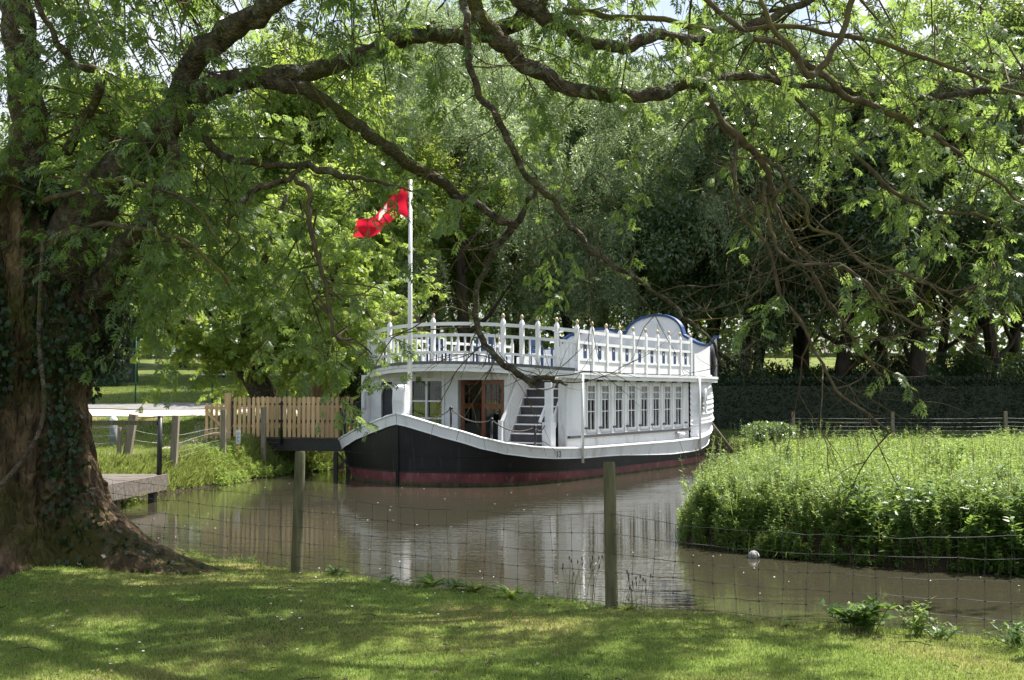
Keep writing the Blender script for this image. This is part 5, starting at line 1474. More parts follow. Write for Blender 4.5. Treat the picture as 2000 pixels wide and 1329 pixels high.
addb([(1350, -20, 9.5, 5), (1450, 60, 9.5, 6), (1540, 95, 9.6, 6), (1640, 178, 9.8, 7), (1700, 205, 9.9, 6), (1780, 240, 10, 5), (1860, 290, 10, 4), (1960, 370, 10.1, 3), (2020, 420, 10.1, 2)], 0.35, 1.0, 1.0, mat='twig', n=9)
addb([(1480, -30, 9, 4), (1500, 40, 9, 5), (1560, 120, 9.1, 7), (1590, 150, 9.2, 7), (1630, 90, 9.2, 6), (1655, 30, 9.2, 6), (1670, -40, 9.2, 6)], 0.3, 0.9, 0.9, mat='twig', n=9)
addb([(1100, 20, 10.2, 7), (1180, 30, 10.1, 6), (1280, 35, 10, 6), (1400, 60, 9.9, 6), (1560, 55, 9.8, 5), (1700, 80, 9.8, 5), (1850, 130, 9.8, 4), (2010, 190, 9.9, 3)], 0.4, 1.0, 1.0, mat='twig', n=9)
addb([(1500, 130, 10.6, 4), (1600, 240, 10.5, 4), (1700, 330, 10.4, 4), (1790, 400, 10.3, 4), (1900, 420, 10.2, 3), (2010, 460, 10.2, 2)], 0.4, 0.9, 1.0, mat='twig', n=8)
addb([(130, 300, 10.6, 12), (200, 160, 10.0, 9), (140, 120, 9.8, 8), (100, 60, 9.6, 6), (60, -20, 9.4, 5)], 1.0, 1.0, 1.4, mat='bough', n=10)
addb([(60, 500, 10.8, 8), (150, 450, 10.4, 6), (230, 440, 10.0, 5), (330, 460, 9.8, 4), (400, 500, 9.7, 3), (450, 560, 9.7, 2)], 0.8, 0.8, 0.9, mat='twig', n=8)
addb([(60, 400, 10.8, 8), (130, 380, 10.4, 5), (250, 355, 10.0, 4), (370, 400, 9.8, 3), (430, 470, 9.8, 2)], 0.7, 0.8, 0.8, mat='twig', n=8)

SP = Sprays(21)
rng = SP.rng
for (pts, rad, leafy, ln, dens) in BG:
    acc = 0.0
    for i in range(1, len(pts)):
        seg = (pts[i] - pts[i - 1]).length; acc += seg * 4.2 * dens
        while acc > 1:
            acc -= 1
            p = pts[i - 1].lerp(pts[i], rng.random()); ax = (pts[i] - pts[i - 1]).normalized()
            d = np.array([rng.normal() * 0.8, rng.normal() * 0.8, rng.uniform(-0.9, 0.7)]) + np.array(ax) * 0.4
            l = ln * (0.4 + 0.9 * rng.random())
            bare = rng.random() > leafy * 1.3
            SP.twig(L_(p), d, l * (1.25 if bare else 1.0), 0.004 + 0.006 * rng.random(), 0.5 if not bare else (0.7 if rng.random() < 0.4 else -0.9), 0.0 if bare else 0.9, 0.135, 7, 4, 0.5, 3 if bare else 2)
print('sprays on boughs', len(SP.pos))
# upper canopy: overhead boughs and leaf sprays (mostly above the picture, they dapple the lawn)
hi = Sprays(33); rng = hi.rng
def highbough(a, b, r0, sag, seed):
    a = Vector(a); b = Vector(b); pts = []
    for i in range(13):
        t = i / 12; p = a.lerp(b, t); s = Vector((seed, t * 3, 0))
        p += Vector((mnoise.noise(s), mnoise.noise(s + Vector((0, 0, 5))), mnoise.noise(s + Vector((0, 7, 0))) + sag * 4 * t * (1 - t))) * 0.8
        pts.append(p)
    m = MB(); m.tube([L_(p) for p in pts], [r0 * (1 - 0.85 * i / 12) for i in range(13)], 9); m.build('bough', M['bough'], TREE, True)
    return pts
HB = []
org = (-5.2, 11.3, 7.0)
for i, (bx_, by_, bz_) in enumerate([(9, 17, 9.5), (11, 12.5, 9), (9, 8, 8.8), (5, 4.5, 8.6), (-1, 2.5, 8.5), (3, 18, 10), (-3, 18, 9.5), (-9, 5, 9), (-12, 12, 9), (-8, 17, 9), (7, 14.5, 11), (2, 9, 10.5), (6, 10.5, 10.5), (12, 15.5, 11)]):
    HB.append(highbough(org, (bx_, by_, bz_), 0.16, 0.5, i * 1.7))
for pts in HB:
    for i in range(2, len(pts)):
        seg = (pts[i] - pts[i - 1]).length
        for _ in range(int(seg * 2.1 + rng.random())):
            p = pts[i - 1].lerp(pts[i], rng.random())
            d = np.array([rng.normal(), rng.normal(), rng.uniform(-0.5, 0.6)])
            if p.z < 7.6 and p.y > 8: continue
            hi.twig(L_(p), d, 1.0 + 1.1 * rng.random(), 0.010, 0.5, 0.75, 0.24, 6, 3, 0.5, 2)
print('high sprays', len(hi.pos))
# leaf-rich drooping sprays in the upper part of the view, farther out on the same tree
fs = Sprays(44); rng = fs.rng
ALLP = np.array([tuple(p) for (pts, *_r) in BG for p in pts] + [tuple(p) for pts in HB for p in pts])
def region(px0, px1, py0, py1, Y0, Y1, n, ln=0.9, leafL=0.145, dn=0.5):
    for _ in range(n):
        p = P(rng.uniform(px0, px1), rng.uniform(py0, py1), rng.uniform(Y0, Y1))
        d = np.array([rng.normal() * 0.7, rng.normal() * 0.7, rng.uniform(-0.9, 0.2)])
        dd_ = np.linalg.norm(ALLP - np.array(p), axis=1) + np.maximum(p.z - ALLP[:, 2], 0) * 0.6
        q0 = Vector(ALLP[int(np.argmin(dd_))]); ds = (p - q0).length
        if ds > 3.2: continue
        j1 = Vector(rng.normal(size=3)) * 0.12 * ds; mid1 = q0.lerp(p, 0.35) + j1 + Vector((0, 0, 0.10 * ds)); mid2 = q0.lerp(p, 0.72) - j1 * 0.6 + Vector((0, 0, 0.07 * ds))
        cc = catmull([tuple(L_(a_)) for a_ in (q0, mid1, mid2, p)], 4); r0_ = 0.006 + 0.004 * ds
        fs.tw.tube([tuple(c_) for c_ in cc], [r0_ * (1 - 0.5 * i_ / (len(cc) - 1)) for i_ in range(len(cc))], 5, False)
        fs.twig(L_(p), d, ln * (0.6 + 0.8 * rng.random()), 0.006, dn, 0.9, leafL, 6, 4, 0.35, 2)
region(90, 430, -60, 260, 9.5, 13.5, 62, 0.8, 0.135)
region(-60, 60, -60, 120, 9.5, 10.6, 14, 0.8, 0.135)
region(170, 430, 240, 440, 10.5, 14, 34, 0.8, 0.135)
region(180, 520, 400, 560, 10.5, 12.8, 26, 0.8, 0.135)
region(380, 760, -80, 250, 10, 15, 26)
region(640, 1050, -80, 120, 10, 15, 16)
region(1000, 1400, -90, 60, 10, 15, 14)
region(1350, 1800, -80, 200, 10, 15, 22)
region(1800, 2050, -80, 380, 10, 14, 22)
region(240, 600, 400, 600, 10.5, 12.5, 26, 0.8, 0.135)
region(690, 760, 350, 430, 10.5, 11.5, 6, 0.6, 0.12)
region(600, 760, 560, 680, 10.3, 11.5, 12, 0.6, 0.12)
region(1300, 1950, 60, 420, 10.5, 14, 30, 0.8, 0.135)
region(980, 1350, 300, 560, 10.2, 11.5, 8, 0.5, 0.12)
print('view sprays', len(fs.pos))
for S_, nm in ((SP, 'a'), (hi, 'b'), (fs, 'c')):
    V, Q = S_.leaves()
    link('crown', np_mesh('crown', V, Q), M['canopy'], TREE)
    S_.tw.build('twigs', M['twig'], TREE)

# ivy on the trunk
def ivy():
    rng = np.random.default_rng(5); V3 = TV.reshape(241, 256, 3)
    pos = []; nor = []
    for _ in range(60000):
        i = rng.integers(12, 240); k = rng.integers(0, 256)
        p = V3[i, k]; a = 2 * math.pi * k / 256; z = p[2]
        nv = mnoise.noise(Vector((math.cos(a) * 2.0, math.sin(a) * 2.0, z * 0.55)) + Vector((4, 4, 4)))
        den = nv * 1.7 - 0.10
        aa = ((a + math.pi) % (2 * math.pi)) - math.pi
        if z > 1.9 and -0.95 < aa < 0.8: den += 0.8
        if aa < -1.9: den += 0.4
        if z < 1.0: den -= 0.25 * (1.0 - z)
        if rng.random() < den:
            n = np.array([math.cos(a), math.sin(a), 0.0]); pos.append(p + n * rng.uniform(0.01, 0.12 if den < 0.6 else 0.3)); nor.append(n)
    pos = np.array(pos); nor = np.array(nor); n = len(pos)
    dirs = rnd_dirs(n, rng) * 0.6 + np.array([0, 0, -0.7]); ups = nor + rnd_dirs(n, rng) * 0.5
    L = rng.uniform(0.035, 0.075, n)
    V, Q = rhombs(pos, dirs, ups, L, L * 0.85, 0.1)
    print('ivy', n)
    link('ivy', np_mesh('ivy', V, Q), M['ivy'], TREE)
    m = MB()   # a hanging ivy stem down the bark
    c = catmull([(0.78, -0.75, 3.2), (0.80, -0.86, 2.3), (0.88, -0.93, 1.5), (0.70, -1.20, 1.0), (0.3, -1.5, 0.6), (-0.2, -1.75, 0.3), (-0.6, -2.0, 0.1)], 8)
    m.tube(c, 0.02, 7); m.build('ivy_stem', M['bough'], TREE, True)
ivy()

# ------------------------------------------------------------------ leaning bank tree and split trunk on the left bank
bt = empty('bank_tree', (P(515, 775, 41).x, 41, gh(P(515, 775, 41).x, 41)), 0, 'leaning tree with yellow green drooping leaves behind the picket fence', 'tree')
o0 = Vector(bt.location)
def bt_b(pts, n=10):
    c = catmull(pts, 6); m = MB(); P3 = [P(q[0], q[1], q[2]) - o0 for q in c]
    m.tube(P3, [q[3] * q[2] / F for q in c], n); return m, [p + o0 for p in P3]
bs = Sprays(55); rng = bs.rng
paths = [[(520, 785, 41, 26), (500, 745, 41, 24), (470, 715, 40.8, 20), (425, 690, 40.6, 16), (375, 640, 40.2, 12), (345, 585, 40, 9), (330, 520, 39.5, 7), (340, 440, 39, 5)],
         [(500, 745, 41, 14), (540, 690, 40.5, 11), (590, 620, 39.5, 9), (640, 540, 38.5, 7), (690, 480, 38, 5), (740, 450, 37.5, 3)],
         [(470, 715, 40.8, 12), (480, 640, 40, 9), (500, 560, 39.4, 8), (530, 470, 39, 6), (560, 380, 38.5, 4)],
         [(590, 620, 39.5, 7), (650, 600, 38.2, 5), (700, 600, 37.2, 4), (740, 640, 36.4, 3), (760, 690, 36.2, 2)],
         [(425, 690, 40.6, 10), (350, 660, 39, 7), (280, 620, 38, 5), (230, 600, 37, 3)],
         [(500, 560, 39.4, 6), (420, 500, 38.5, 5), (330, 470, 38, 4), (250, 440, 37.5, 3)],
         [(540, 690, 40.5, 8), (600, 690, 39, 6), (650, 680, 38, 4), (690, 690, 37.2, 3)]]
for j, pth in enumerate(paths):
    m, P3 = bt_b(pth); m.build('trunk' if j == 0 else 'limb', M['bough'], bt, True)
    for i in range(5 if j == 0 else 2, len(P3)):
        seg = (P3[i] - P3[i - 1]).length
        for _ in range(int(seg * (9.0) + rng.random())):
            p = P3[i - 1].lerp(P3[i], rng.random())
            d = np.array([rng.normal(), rng.normal(), rng.uniform(-0.3, 0.9)])
            if p.z < 3.6 and rng.random() < 0.75: continue
            bs.twig(p - o0, d, 1.2 + 1.6 * rng.random(), 0.012, 0.7, 1.35, 0.21, 5, 3, 0.5, 2)
print('bank tree', len(bs.pos))
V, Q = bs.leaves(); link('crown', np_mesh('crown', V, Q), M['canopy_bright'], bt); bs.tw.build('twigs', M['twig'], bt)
# split broken trunk
sb = P(640, 780, 41.5)
st_ = empty('broken_tree', (sb.x, 41.5, gh(sb.x, 41.5)), 0, 'torn broken trunk with orange heartwood behind the right picket panel', 'tree')
def stump(r, h, jag, seed, mat, ox=0.0, name='trunk', lean=0.0):
    V = []; n = 40; NR = 24
    for i in range(NR + 1):
        t = i / NR
        for k in range(n):
            a = 2 * math.pi * k / n
            hh = h + jag * mnoise.noise(Vector((math.cos(a) * 2.5, math.sin(a) * 2.5, seed)))
            rr = r * (1.25 - 0.35 * t + 0.25 * math.exp(-t * 8)) * (1 + 0.13 * mnoise.noise(Vector((math.cos(a) * 4, math.sin(a) * 4, t * 0.8 + seed))))
            V.append((ox + lean * t + math.cos(a) * rr, math.sin(a) * rr, -0.2 + hh * t))
    Fq = [(i * n + k, i * n + (k + 1) % n, (i + 1) * n + (k + 1) % n, (i + 1) * n + k) for i in range(NR) for k in range(n)]
    return link(name, np_mesh(name, V, Fq, True), mat, st_)
stump(0.55, 2.0, 1.1, 1.0, M['splitwood'], 0.0, 'trunk')
stump(0.36, 4.2, 0.5, 2.0, M['farbark'], 1.0, 'ivy_clad_stem', -0.1)
rng = np.random.default_rng(8); n = 5000
a = rng.random(n) * 6.28; z = rng.random(n) * 4.2; rr = 0.38 + rng.random(n) * 0.22
pos = np.stack([1.0 - 0.1 * z / 4 + np.cos(a) * rr, np.sin(a) * rr, z], 1)
V, Q = rhombs(pos, rnd_dirs(n, rng) + np.array([0, 0, -0.5]), np.stack([np.cos(a), np.sin(a), a * 0], 1) + rnd_dirs(n, rng) * 0.5, rng.uniform(0.07, 0.13, n), rng.uniform(0.06, 0.11, n))
link('ivy', np_mesh('ivy', V, Q), M['ivy'], st_)

# ------------------------------------------------------------------ ground cover
def blades(name, x, y, h, wd, mat, label, cat, lean=0.35, seed=1, z=None, bend=True):
    rng = np.random.default_rng(seed); n = len(x)
    z = ground_h(x, y) if z is None else z
    keep = z > 0.02; x, y, z = x[keep], y[keep], z[keep]; h = np.broadcast_to(h, keep.shape)[keep] if np.ndim(h) else np.full(len(x), h)
    n = len(x); a = rng.random(n) * 6.28; b = rng.random(n) * 6.28
    h = h * rng.uniform(0.5, 1.3, n); w_ = wd * rng.uniform(0.7, 1.3, n)
    base = np.stack([x, y, z - 0.005], 1); side = np.stack([np.cos(a), np.sin(a), a * 0], 1) * w_[:, None] / 2
    ln = rng.random(n) * lean; dr = np.stack([np.cos(b) * ln, np.sin(b) * ln, np.sqrt(1 - np.minimum(ln, 0.9) ** 2)], 1)
    m1 = base + dr * (h * 0.55)[:, None]; dr2 = dr + np.stack([np.cos(b), np.sin(b), -0.6 + b * 0], 1) * (ln * 0.9)[:, None]
    tip = m1 + dr2 * (h * 0.5)[:, None]
    V = np.stack([base - side, base + side, m1 + side * 0.7, tip, m1 - side * 0.7], 1).reshape(-1, 3)
    Q = np.arange(n * 5).reshape(-1, 5)
    o = link(name, np_mesh(name, V, Q), mat); tag(o, label, cat, kind='stuff'); return o
rng = np.random.default_rng(77)
# lawn: density falls with distance; sample in view wedge
N = 330000
yy = 5.2 * (14.5 / 5.2) ** rng.random(N); xx = (rng.random(N) - 0.5) * 2 * (yy * 0.52 + 0.3)
d = wsd(xx, yy); keep = (d > 0.02) & (yy + 0.5 * xx < 13.5) & (yy < 14.2)
rt = np.hypot(xx - TX, yy - TY); keep &= rt > 1.25
xx, yy = xx[keep], yy[keep]
blades('lawn_grass', xx, yy, 0.032, 0.006, M['grass'], 'short mown lawn grass in dappled shade at the front', 'grass', 0.6, 2)
# taller tufts on the near bank edge
N = 26000
t = rng.random(N); ex = np.interp(t, [0, 1], [-3.6, 7.5]); ey = 9.88 + 0.42 - 0.585 * ex + rng.normal(size=N) * 0.10
cl = 0.5 + 0.5 * np.sin(ex * 3.1) * np.sin(ex * 7.7 + 1)
k = rng.random(N) < 0.25 + 0.6 * cl
blades('bank_edge_grass', ex[k], ey[k], 0.07 + 0.05 * cl[k], 0.008, M['grass'], 'uneven uncut grass fringe along the near bank edge', 'grass', 0.7, 3)
# left bank herbage
def bank_points(n, x0, x1, y0, y1, dmin, dmax, seed):
    r = np.random.default_rng(seed); x = r.uniform(x0, x1, n); y = r.uniform(y0, y1, n); d = wsd(x, y); k = (d > dmin) & (d < dmax); return x[k], y[k], d[k]
x, y, d = bank_points(900000, -16, -3.6, 24.6, 42, -0.15, 5.5, 4)
kk = (np.random.default_rng(1).random(len(x)) < np.where(d < 2.2, 0.55, 0.12))
x, y, d = x[kk], y[kk], d[kk]
blades('left_bank_grass', x, y, np.where(d < 1.5, 0.26, 0.12) * (1 + 0.4 * wob(x, y, 1.9)), 0.022, M['longgrass'], 'long sunlit grass and weeds on the left bank', 'grass', 0.7, 5)
x, y, d = bank_points(160000, -30, -3, 36, 75, 1.0, 60, 6)
k_ = ~((y > 41.2) & (y < 47)); x, y = x[k_], y[k_]
blades('field_grass', x, y, 0.07, 0.03, M['longgrass'], 'mown sunlit field grass beyond the gravel', 'grass', 0.5, 6)
x, y, d = bank_points(120000, 8, 34, 43.5, 53, -0.1, 9, 7)
blades('far_bank_grass', x, y, 0.16, 0.03, M['mid'], 'rough shaded grass along the far right bank', 'grass', 0.6, 7)

# herb thicket on the island
def plants(n, x, y, hgt, nleaf, lw, mat, name, label, seed, stems=True, flat=0.0):
    rng = np.random.default_rng(seed); z = np.maximum(ground_h(x, y), 0.0)
    t = rng.random((n, nleaf)) ** 0.8
    lean = rng.normal(size=(n, 2)) * 0.16
    H = hgt * rng.uniform(0.75, 1.12, n)
    ang = rng.random((n, nleaf)) * 6.28
    px_ = x[:, None] + lean[:, :1] * t * H[:, None]; py_ = y[:, None] + lean[:, 1:] * t * H[:, None]; pz = z[:, None] + t * H[:, None]
    pos = np.stack([px_, py_, pz], 2).reshape(-1, 3)
    el = rng.uniform(-0.3, 0.75, (n, nleaf))
    dirs = np.stack([np.cos(ang), np.sin(ang), el], 2).reshape(-1, 3)
    ups = np.tile([0, 0, 1.0], (n * nleaf, 1)) + rng.normal(size=(n * nleaf, 3)) * 0.35
    sz = (1.15 - 0.55 * t).reshape(-1) * rng.uniform(0.7, 1.3, n * nleaf)
    V, Q = rhombs(pos, dirs, ups, lw[0] * sz, lw[0] * lw[1] * sz, 0.15)
    if stems:
        w_ = 0.006; a = np.stack([x, y, z], 1); b = np.stack([x + lean[:, 0] * H, y + lean[:, 1] * H, z + H], 1)
        s = np.array([w_, 0, 0]); SV = np.stack([a - s, a + s, b + s * 0.4, b - s * 0.4], 1).reshape(-1, 3)
        Q = np.concatenate([Q, np.arange(len(SV)).reshape(-1, 4) + len(V)]); V = np.concatenate([V, SV])
    o = link(name, np_mesh(name, V, Q), mat); tag(o, label, 'plants', kind='stuff'); return o
rng = np.random.default_rng(91)
def isl(n, dmin, dmax, ymax=36):
    x = rng.uniform(2.8, 16, n * 8); y = rng.uniform(12.5, ymax, n * 8); d = wsd(x, y)
    k = (d > dmin) & (d < dmax) & (x < y * 0.55 + 0.5); x, y, d = x[k][:n], y[k][:n], d[k][:n]; return x, y, d
x, y, d = isl(3600, -0.12, 1.9, 24)
hh = 0.40 + 0.50 * np.clip(d / 1.9, 0, 1) + 0.26 * wob(x, y, 2.1) + 0.16 * wob(x, y, 5.3, 1)
plants(len(x), x, y, hh, 52, (0.095, 0.30), M['herb_a'], 'island_herbs', 'dense leafy stems crowding the near edge of the island', 1)
x, y, d = isl(4200, 0.6, 14, 35)
hh = 0.55 + 0.25 * np.clip((d - 0.6) / 2.0, 0, 1) + 0.20 * wob(x, y, 1.3) + 0.14 * wob(x, y, 4.0)
plants(len(x), x, y, hh, 34, (0.12, 0.36), M['herb'], 'island_thicket', 'sunlit nettle thicket covering the top of the island', 2)
x, y, d = isl(2200, -0.05, 9, 33); nz_ = wob(x, y, 1.7, 2.2); k = nz_ > 0.05
x, y = x[k], y[k]
plants(len(x), x, y, 0.80 + 0.5 * wob(x, y, 2.6, 4), 44, (0.10, 0.22), M['herb_a'], 'willowherb_clumps', 'taller darker clumps scattered through the island thicket', 8)
x, y, d = isl(500, -0.1, 1.0, 20); k = x > 5.2
x, y = x[k], y[k]
plants(len(x), x, y, np.full(len(x), 0.75), 30, (0.20, 0.36), M['herb_dark'], 'comfrey_bed', 'broad leaved dark green plants at the near right water edge of the island', 3)
# small weeds along the near edge, herbs on the left bank
t_ = rng.random(900); ex = -3.2 + 10.4 * t_; ey = 9.88 + 0.33 - 0.585 * ex + rng.normal(size=900) * 0.09
k = rng.random(900) < 0.35 + 0.6 * (0.5 + 0.5 * np.sin(ex * 2.3 + 1) * np.sin(ex * 5.1))
ex, ey = ex[k], ey[k]
plants(len(ex), ex, ey, 0.05 + 0.09 * rng.random(len(ex)), 9, (0.045, 0.38), M['herb_dark'], 'edge_weeds', 'low mixed weeds creeping along the near bank edge', 21, False)
x, y, d = bank_points(60000, -16, -3.6, 24.6, 40, -0.1, 1.6, 44)
k = (wob(x, y, 1.1, 3.0) > 0.2) | ((y > 33.6) & (y < 37)); x, y, d = x[k][:1500], y[k][:1500], d[k][:1500]
plants(len(x), x, y, 0.22 + 0.16 * rng.random(len(x)), 16, (0.10, 0.4), M['herb'], 'left_bank_herbs', 'leafy herbs along the water edge of the left bank', 22)
x, y, d = isl(420, 0.1, 10, 30)
plants(len(x), x, y, 1.12 + 0.25 * rng.random(len(x)), 10, (0.05, 0.25), M['straw'], 'dead_stems', 'brown dead stems standing above the island plants', 31)
x, y, d = isl(1500, -0.25, 0.35, 22)
blades('reed_fringe', x, y, 0.28, 0.010, M['herb_dark'], 'drooping grass blades fringing the island edge over the water', 'grass', 0.85, 32, z=np.maximum(ground_h(x, y), 0.03))
# fallen leaves and bits of twig on the lawn
n_ = 1500; yy_ = 5.5 + 6.5 * rng.random(n_); xx_ = (rng.random(n_) - 0.5) * yy_ * 1.05; k = (wsd(xx_, yy_) > 0.1) & (rng.random(n_) < 0.25 + 0.75 * np.exp(-np.hypot(xx_ + 4, yy_ - 10) / 2.5)); xx_, yy_ = xx_[k], yy_[k]; n_ = len(xx_)
V, Q = rhombs(np.stack([xx_, yy_, ground_h(xx_, yy_) + 0.03], 1), np.stack([rng.normal(size=n_), rng.normal(size=n_), 0.15 * rng.normal(size=n_)], 1), np.tile([0, 0, 1.0], (n_, 1)) + rng.normal(size=(n_, 3)) * 0.3, rng.uniform(0.03, 0.075, n_), rng.uniform(0.012, 0.03, n_), 0.2)
tag(link('fallen_leaves', np_mesh('fallen_leaves', V, Q), M['straw']), 'scattered dry fallen leaves on the lawn, thickest near the trunk', 'leaves', kind='stuff')
m = MB(); rg = random.Random(77)
for _ in range(46):
    y_ = rg.uniform(5.8, 11.5); x_ = rg.uniform(-0.5, 0.45) * y_
    if wsd(np.array([x_]), np.array([y_]))[0] < 0.15: continue
    a_ = rg.random() * 3.14; l_ = rg.uniform(0.05, 0.22); z_ = gh(x_, y_) + 0.032
    m.tube([(x_, y_, z_), (x_ + l_ * 0.5 * math.cos(a_), y_ + l_ * 0.5 * math.sin(a_), z_ + 0.012), (x_ + l_ * math.cos(a_ + 0.2), y_ + l_ * math.sin(a_ + 0.2), z_)], 0.004, 4)
tag(m.build('fallen_twigs', M['bough']), 'small fallen twigs lying in the lawn grass', 'twigs', kind='stuff')
# taller individual plants rising from the thicket
def tall_plant(px, pytop, Y, label, mat, seed, nleaf=240, lw=(0.10, 0.28), spread=0.14):
    p = P(px, pytop, Y); z0 = max(gh(p.x, Y), 0.1); h = p.z - z0
    r_ = np.random.default_rng(seed); e = empty('tall_plant', (p.x, Y, z0), 0, label, 'plant', 'tall plants on the island')
    m = MB(); pos = []
    for s in range(6):
        dx, dy = r_.normal(size=2) * spread; hh = h * r_.uniform(0.75, 1.0)
        m.tube([(dx * 0.3, dy * 0.3, 0), (dx * 0.7, dy * 0.7, hh * 0.5), (dx, dy, hh)], [0.008, 0.006, 0.003], 4, False)
        for k in range(nleaf // 6):
            t = r_.random() ** 0.7; pos.append((dx * (0.3 + 0.7 * t), dy * (0.3 + 0.7 * t), hh * t))
    m.build('stem', mat, e); pos = np.array(pos); n = len(pos)
    a = r_.random(n) * 6.28; V, Q = rhombs(pos, np.stack([np.cos(a), np.sin(a), r_.uniform(0, 1, n)], 1), np.tile([0, 0, 1.0], (n, 1)) + r_.normal(size=(n, 3)) * 0.3, lw[0] * r_.uniform(0.6, 1.2, n), lw[0] * lw[1] * r_.uniform(0.7, 1.3, n), 0.1)
    link('leaves', np_mesh('leaves', V, Q), mat, e)
tall_plant(1855, 832, 21, 'tallest bushy plant spire standing above the island thicket at right', M['herb'], 1, 700, (0.1, 0.28), 0.2)
tall_plant(1530, 855, 23, 'reddish topped tall plant at the left shoulder of the island', M['herb_a'], 2, 700, (0.1, 0.3), 0.3)
tall_plant(1440, 885, 22, 'feathery tall plant near the boat end of the island', M['herb'], 3, 220)
tall_plant(1700, 862, 26, 'tall plant in the middle of the island below the hanging twigs', M['herb'], 4)
tall_plant(1385, 940, 20.5, 'leafy plant leaning over the water at the island tip', M['herb'], 5, 320, (0.1, 0.3), 0.25)
tall_plant(1620, 880, 21, 'upright plant poking out between shoulder and middle of the island', M['herb'], 6)
tall_plant(1960, 905, 18, 'dark leafed upright plant at the right border of the picture', M['herb_dark'], 7, 260, (0.16, 0.33), 0.2)

# weeds on the near bank edge: rosettes with long leaves
def rosette(px, py, n, L, W, label, seed, mat='herb', up=0.9, name='dock_plant', jag=False):
    Y = 1.75 * F / (py - 765); x = (px - 1000) / F * Y; r_ = np.random.default_rng(seed)
    z = gh(x, Y); V = []; Fc = []
    for i in range(n):
        a = r_.random() * 6.28; e = r_.uniform(0.35, 1.3) * up; l = L * r_.uniform(0.6, 1.1); w_ = W * r_.uniform(0.8, 1.2)
        h_ = np.array([math.cos(a), math.sin(a)]); s = np.array([-h_[1], h_[0], 0]); b = len(V); k = 6
        for j in range(k + 1):
            t = j / k; out = l * (t * math.cos(e) + 0.25 * t * t); zz = l * (t * math.sin(e) - 0.35 * t * t)
            ww = w_ * math.sin(math.pi * (0.08 + 0.9 * t)) ** 0.8 * (0.65 + 0.35 * (j % 2) if jag else 1)
            c = np.array([h_[0] * out, h_[1] * out, zz]); V += [c - s * ww / 2 + [0, 0, 0.15 * ww], c, c + s * ww / 2 + [0, 0, 0.15 * ww]]
        for j in range(k):
            q = b + 3 * j; Fc += [(q, q + 1, q + 4, q + 3), (q + 1, q + 2, q + 5, q + 4)]
    o = link(name, np_mesh(name, np.array(V), np.array(Fc)), M[mat]); o.location = (x, Y, z - 0.01)
    tag(o, label, 'plant', 'weeds along the near bank edge')
def weed(px, py, h, n, label, seed, mat='herb_dark', lw=(0.075, 0.42), wide=0.13):
    Y = 1.75 * F / (py - 765); x = (px - 1000) / F * Y; r_ = np.random.default_rng(seed)
    e = empty('weed', (x, Y, gh(x, Y) - 0.01), 0, label, 'plant', 'weeds along the near bank edge')
    m = MB(); pos = []; dr = []
    for s in range(n):
        a = r_.random() * 6.28; o = r_.random() * wide; hh = h * r_.uniform(0.45, 1.0); dx, dy = math.cos(a) * o, math.sin(a) * o
        p0 = (dx * 0.4, dy * 0.4, 0); p1 = (dx, dy, hh * 0.6); p2 = (dx * 1.6, dy * 1.6, hh)
        m.tube([p0, p1, p2], [0.004, 0.003, 0.0015], 4, False)
        for k in range(12):
            t = 0.15 + 0.85 * r_.random(); q = np.array(p0) * (1 - t) + np.array(p2) * t; q[2] += 0.1 * h * math.sin(math.pi * t)
            pos.append(q); b = r_.random() * 6.28; dr.append((math.cos(b), math.sin(b), r_.uniform(-0.1, 0.8)))
    m.build('stem', M[mat], e); k = len(pos)
    V, Q = rhombs(np.array(pos), np.array(dr), np.tile([0, 0, 1.0], (k, 1)) + r_.normal(size=(k, 3)) * 0.3, lw[0] * r_.uniform(0.6, 1.3, k), lw[0] * lw[1] * r_.uniform(0.7, 1.3, k), 0.12)
    link('leaves', np_mesh('leaves', V, Q), M[mat], e)
rosette(762, 1128, 10, 0.14, 0.035, 'small dark weed left of the dock clump on the near bank', 1, 'herb_dark')
rosette(845, 1135, 26, 0.26, 0.05, 'large tufted dock plant below the boat bow at the lawn edge', 2, 'herb')
rosette(890, 1140, 20, 0.18, 0.04, 'low weed joined to the right side of the large dock plant', 3, 'herb_dark')
rosette(928, 1148, 20, 0.22, 0.045, 'bright yellow green dock plant between two darker ones', 4, 'longgrass', 1.0)
rosette(998, 1158, 22, 0.24, 0.04, 'spiky serrated weed right of the bright dock plant', 5, 'herb', 0.9, jag=True)
rosette(1222, 1178, 12, 0.16, 0.035, 'small bright weed just right of the foot of the second fence post', 6, 'longgrass')
weed(1690, 1228, 0.26, 16, 'broad leafy weed at the lower right lawn edge', 7, 'herb_dark', (0.10, 0.45), 0.16)
weed(1655, 1222, 0.20, 8, 'side weed arching left of the broad leafy one', 8, 'herb_dark', (0.11, 0.45), 0.14)
weed(1780, 1238, 0.26, 14, 'fern like weed right of the broad leafy one', 9, 'herb', (0.06, 0.3), 0.10)
weed(1830, 1246, 0.12, 12, 'low creeping weed patch on the lawn edge near the right side', 12, 'herb_dark', (0.05, 0.4), 0.16)
weed(660, 1120, 0.10, 10, 'small weed between the first fence post and the dock clump', 13, 'herb_dark', (0.05, 0.4), 0.12)
rosette(1540, 1215, 10, 0.10, 0.03, 'tiny bright weed on the lawn edge left of the broad leafy one', 10, 'longgrass')
weed(1975, 1255, 0.16, 14, 'low dark weed in the lower right corner of the bank', 11, 'herb_dark', (0.06, 0.4), 0.2)
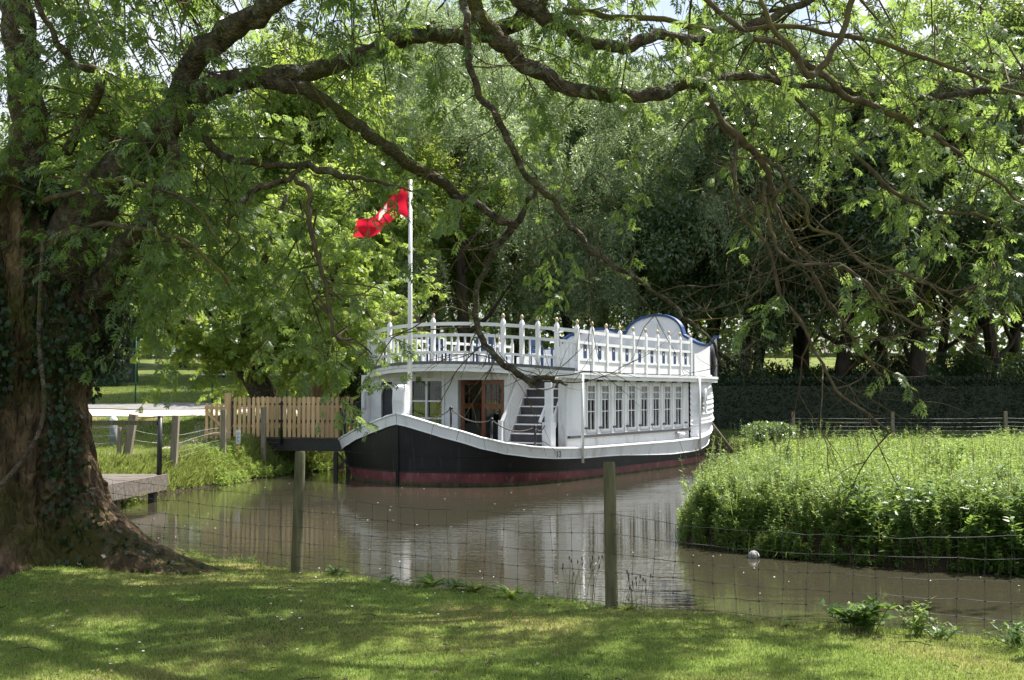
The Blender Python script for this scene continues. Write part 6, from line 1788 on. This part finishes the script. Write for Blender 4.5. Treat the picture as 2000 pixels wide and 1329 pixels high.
# ribwort seed heads
def seed_stems(px, py, n, hmax, label, seed):
    Y = 1.75 * F / (py - 765); x = (px - 1000) / F * Y; r_ = random.Random(seed)
    e = empty('ribwort', (x, Y, gh(x, Y)), 0, label, 'plant', 'ribwort stems at the lawn edge')
    m = MB(); h_ = MB()
    for i in range(n):
        a = r_.uniform(-0.2, 0.2); b = r_.uniform(-0.15, 0.15); h = hmax * r_.uniform(0.5, 1); sx = r_.uniform(-0.13, 0.13)
        tp = (sx + a * h * 1.6, b * h, h); m.tube([(sx, 0, -0.02), (sx + a * h * 0.5, b * h * 0.4, h * 0.55), tp], 0.0018, 3, False)
        h_.lathe(tp, [(0.002, -0.005), (0.006, 0.005), (0.006, 0.02), (0.002, 0.03)], 5)
    m.build('stem', M['straw'], e); h_.build('seed_head', M['iron'], e)
seed_stems(850, 1120, 16, 0.36, 'dark headed stems among the large dock plant', 1)
seed_stems(1130, 1165, 14, 0.42, 'dark headed stems left of the second fence post', 2)
seed_stems(1235, 1180, 12, 0.30, 'dark headed stems right of the second fence post', 3)
seed_stems(480, 1085, 8, 0.2, 'small dark headed stems near the root of the old tree', 4)
# daisies
rng = np.random.default_rng(3)
for cx_, cy_, nn, lb in ((620, 1200, 14, 'sprinkle of white daisies on the lawn below the first fence post'), (150, 1270, 6, 'few white daisies on the lower left lawn'), (760, 1150, 8, 'daisies close to the bank edge')):
    pos = []
    for _ in range(nn):
        py = cy_ + rng.normal() * 38; py = max(py, 1120); px = cx_ + rng.normal() * 130; Y = 1.75 * F / (py - 765); x = (px - 1000) / F * Y
        if wsd(np.array([x]), np.array([Y]))[0] < 0.1: continue
        pos.append((x, Y, gh(x, Y) + 0.036))
    m = MB()
    for p in pos: m.lathe(p, [(0.004, 0), (0.010, 0.002), (0.008, 0.005)], 7)
    if pos: tag(m.build('daisies', M['wingwhite']), lb, 'flowers', kind='stuff')
# floating specks on the water: catkin fluff
m = MB(); rg = random.Random(31)
for _ in range(420):
    y = rg.uniform(9, 32); x = rg.uniform(-0.5, 0.5) * y
    if wsd(np.array([x]), np.array([y]))[0] > -0.3: continue
    s = rg.uniform(0.006, 0.016); a = rg.random() * 3
    m.add([(x + s * math.cos(a), y + s * math.sin(a), 0.004), (x - s * math.sin(a), y + s * math.cos(a), 0.007), (x - s * math.cos(a), y - s * math.sin(a), 0.004), (x + s * math.sin(a), y - s * math.cos(a), 0.003)], [(0, 1, 2, 3)])
tag(m.build('floating_fluff', M['wingwhite']), 'pale catkin fluff floating on the brown water', 'debris', kind='stuff')
print('done', len(bpy.data.objects))
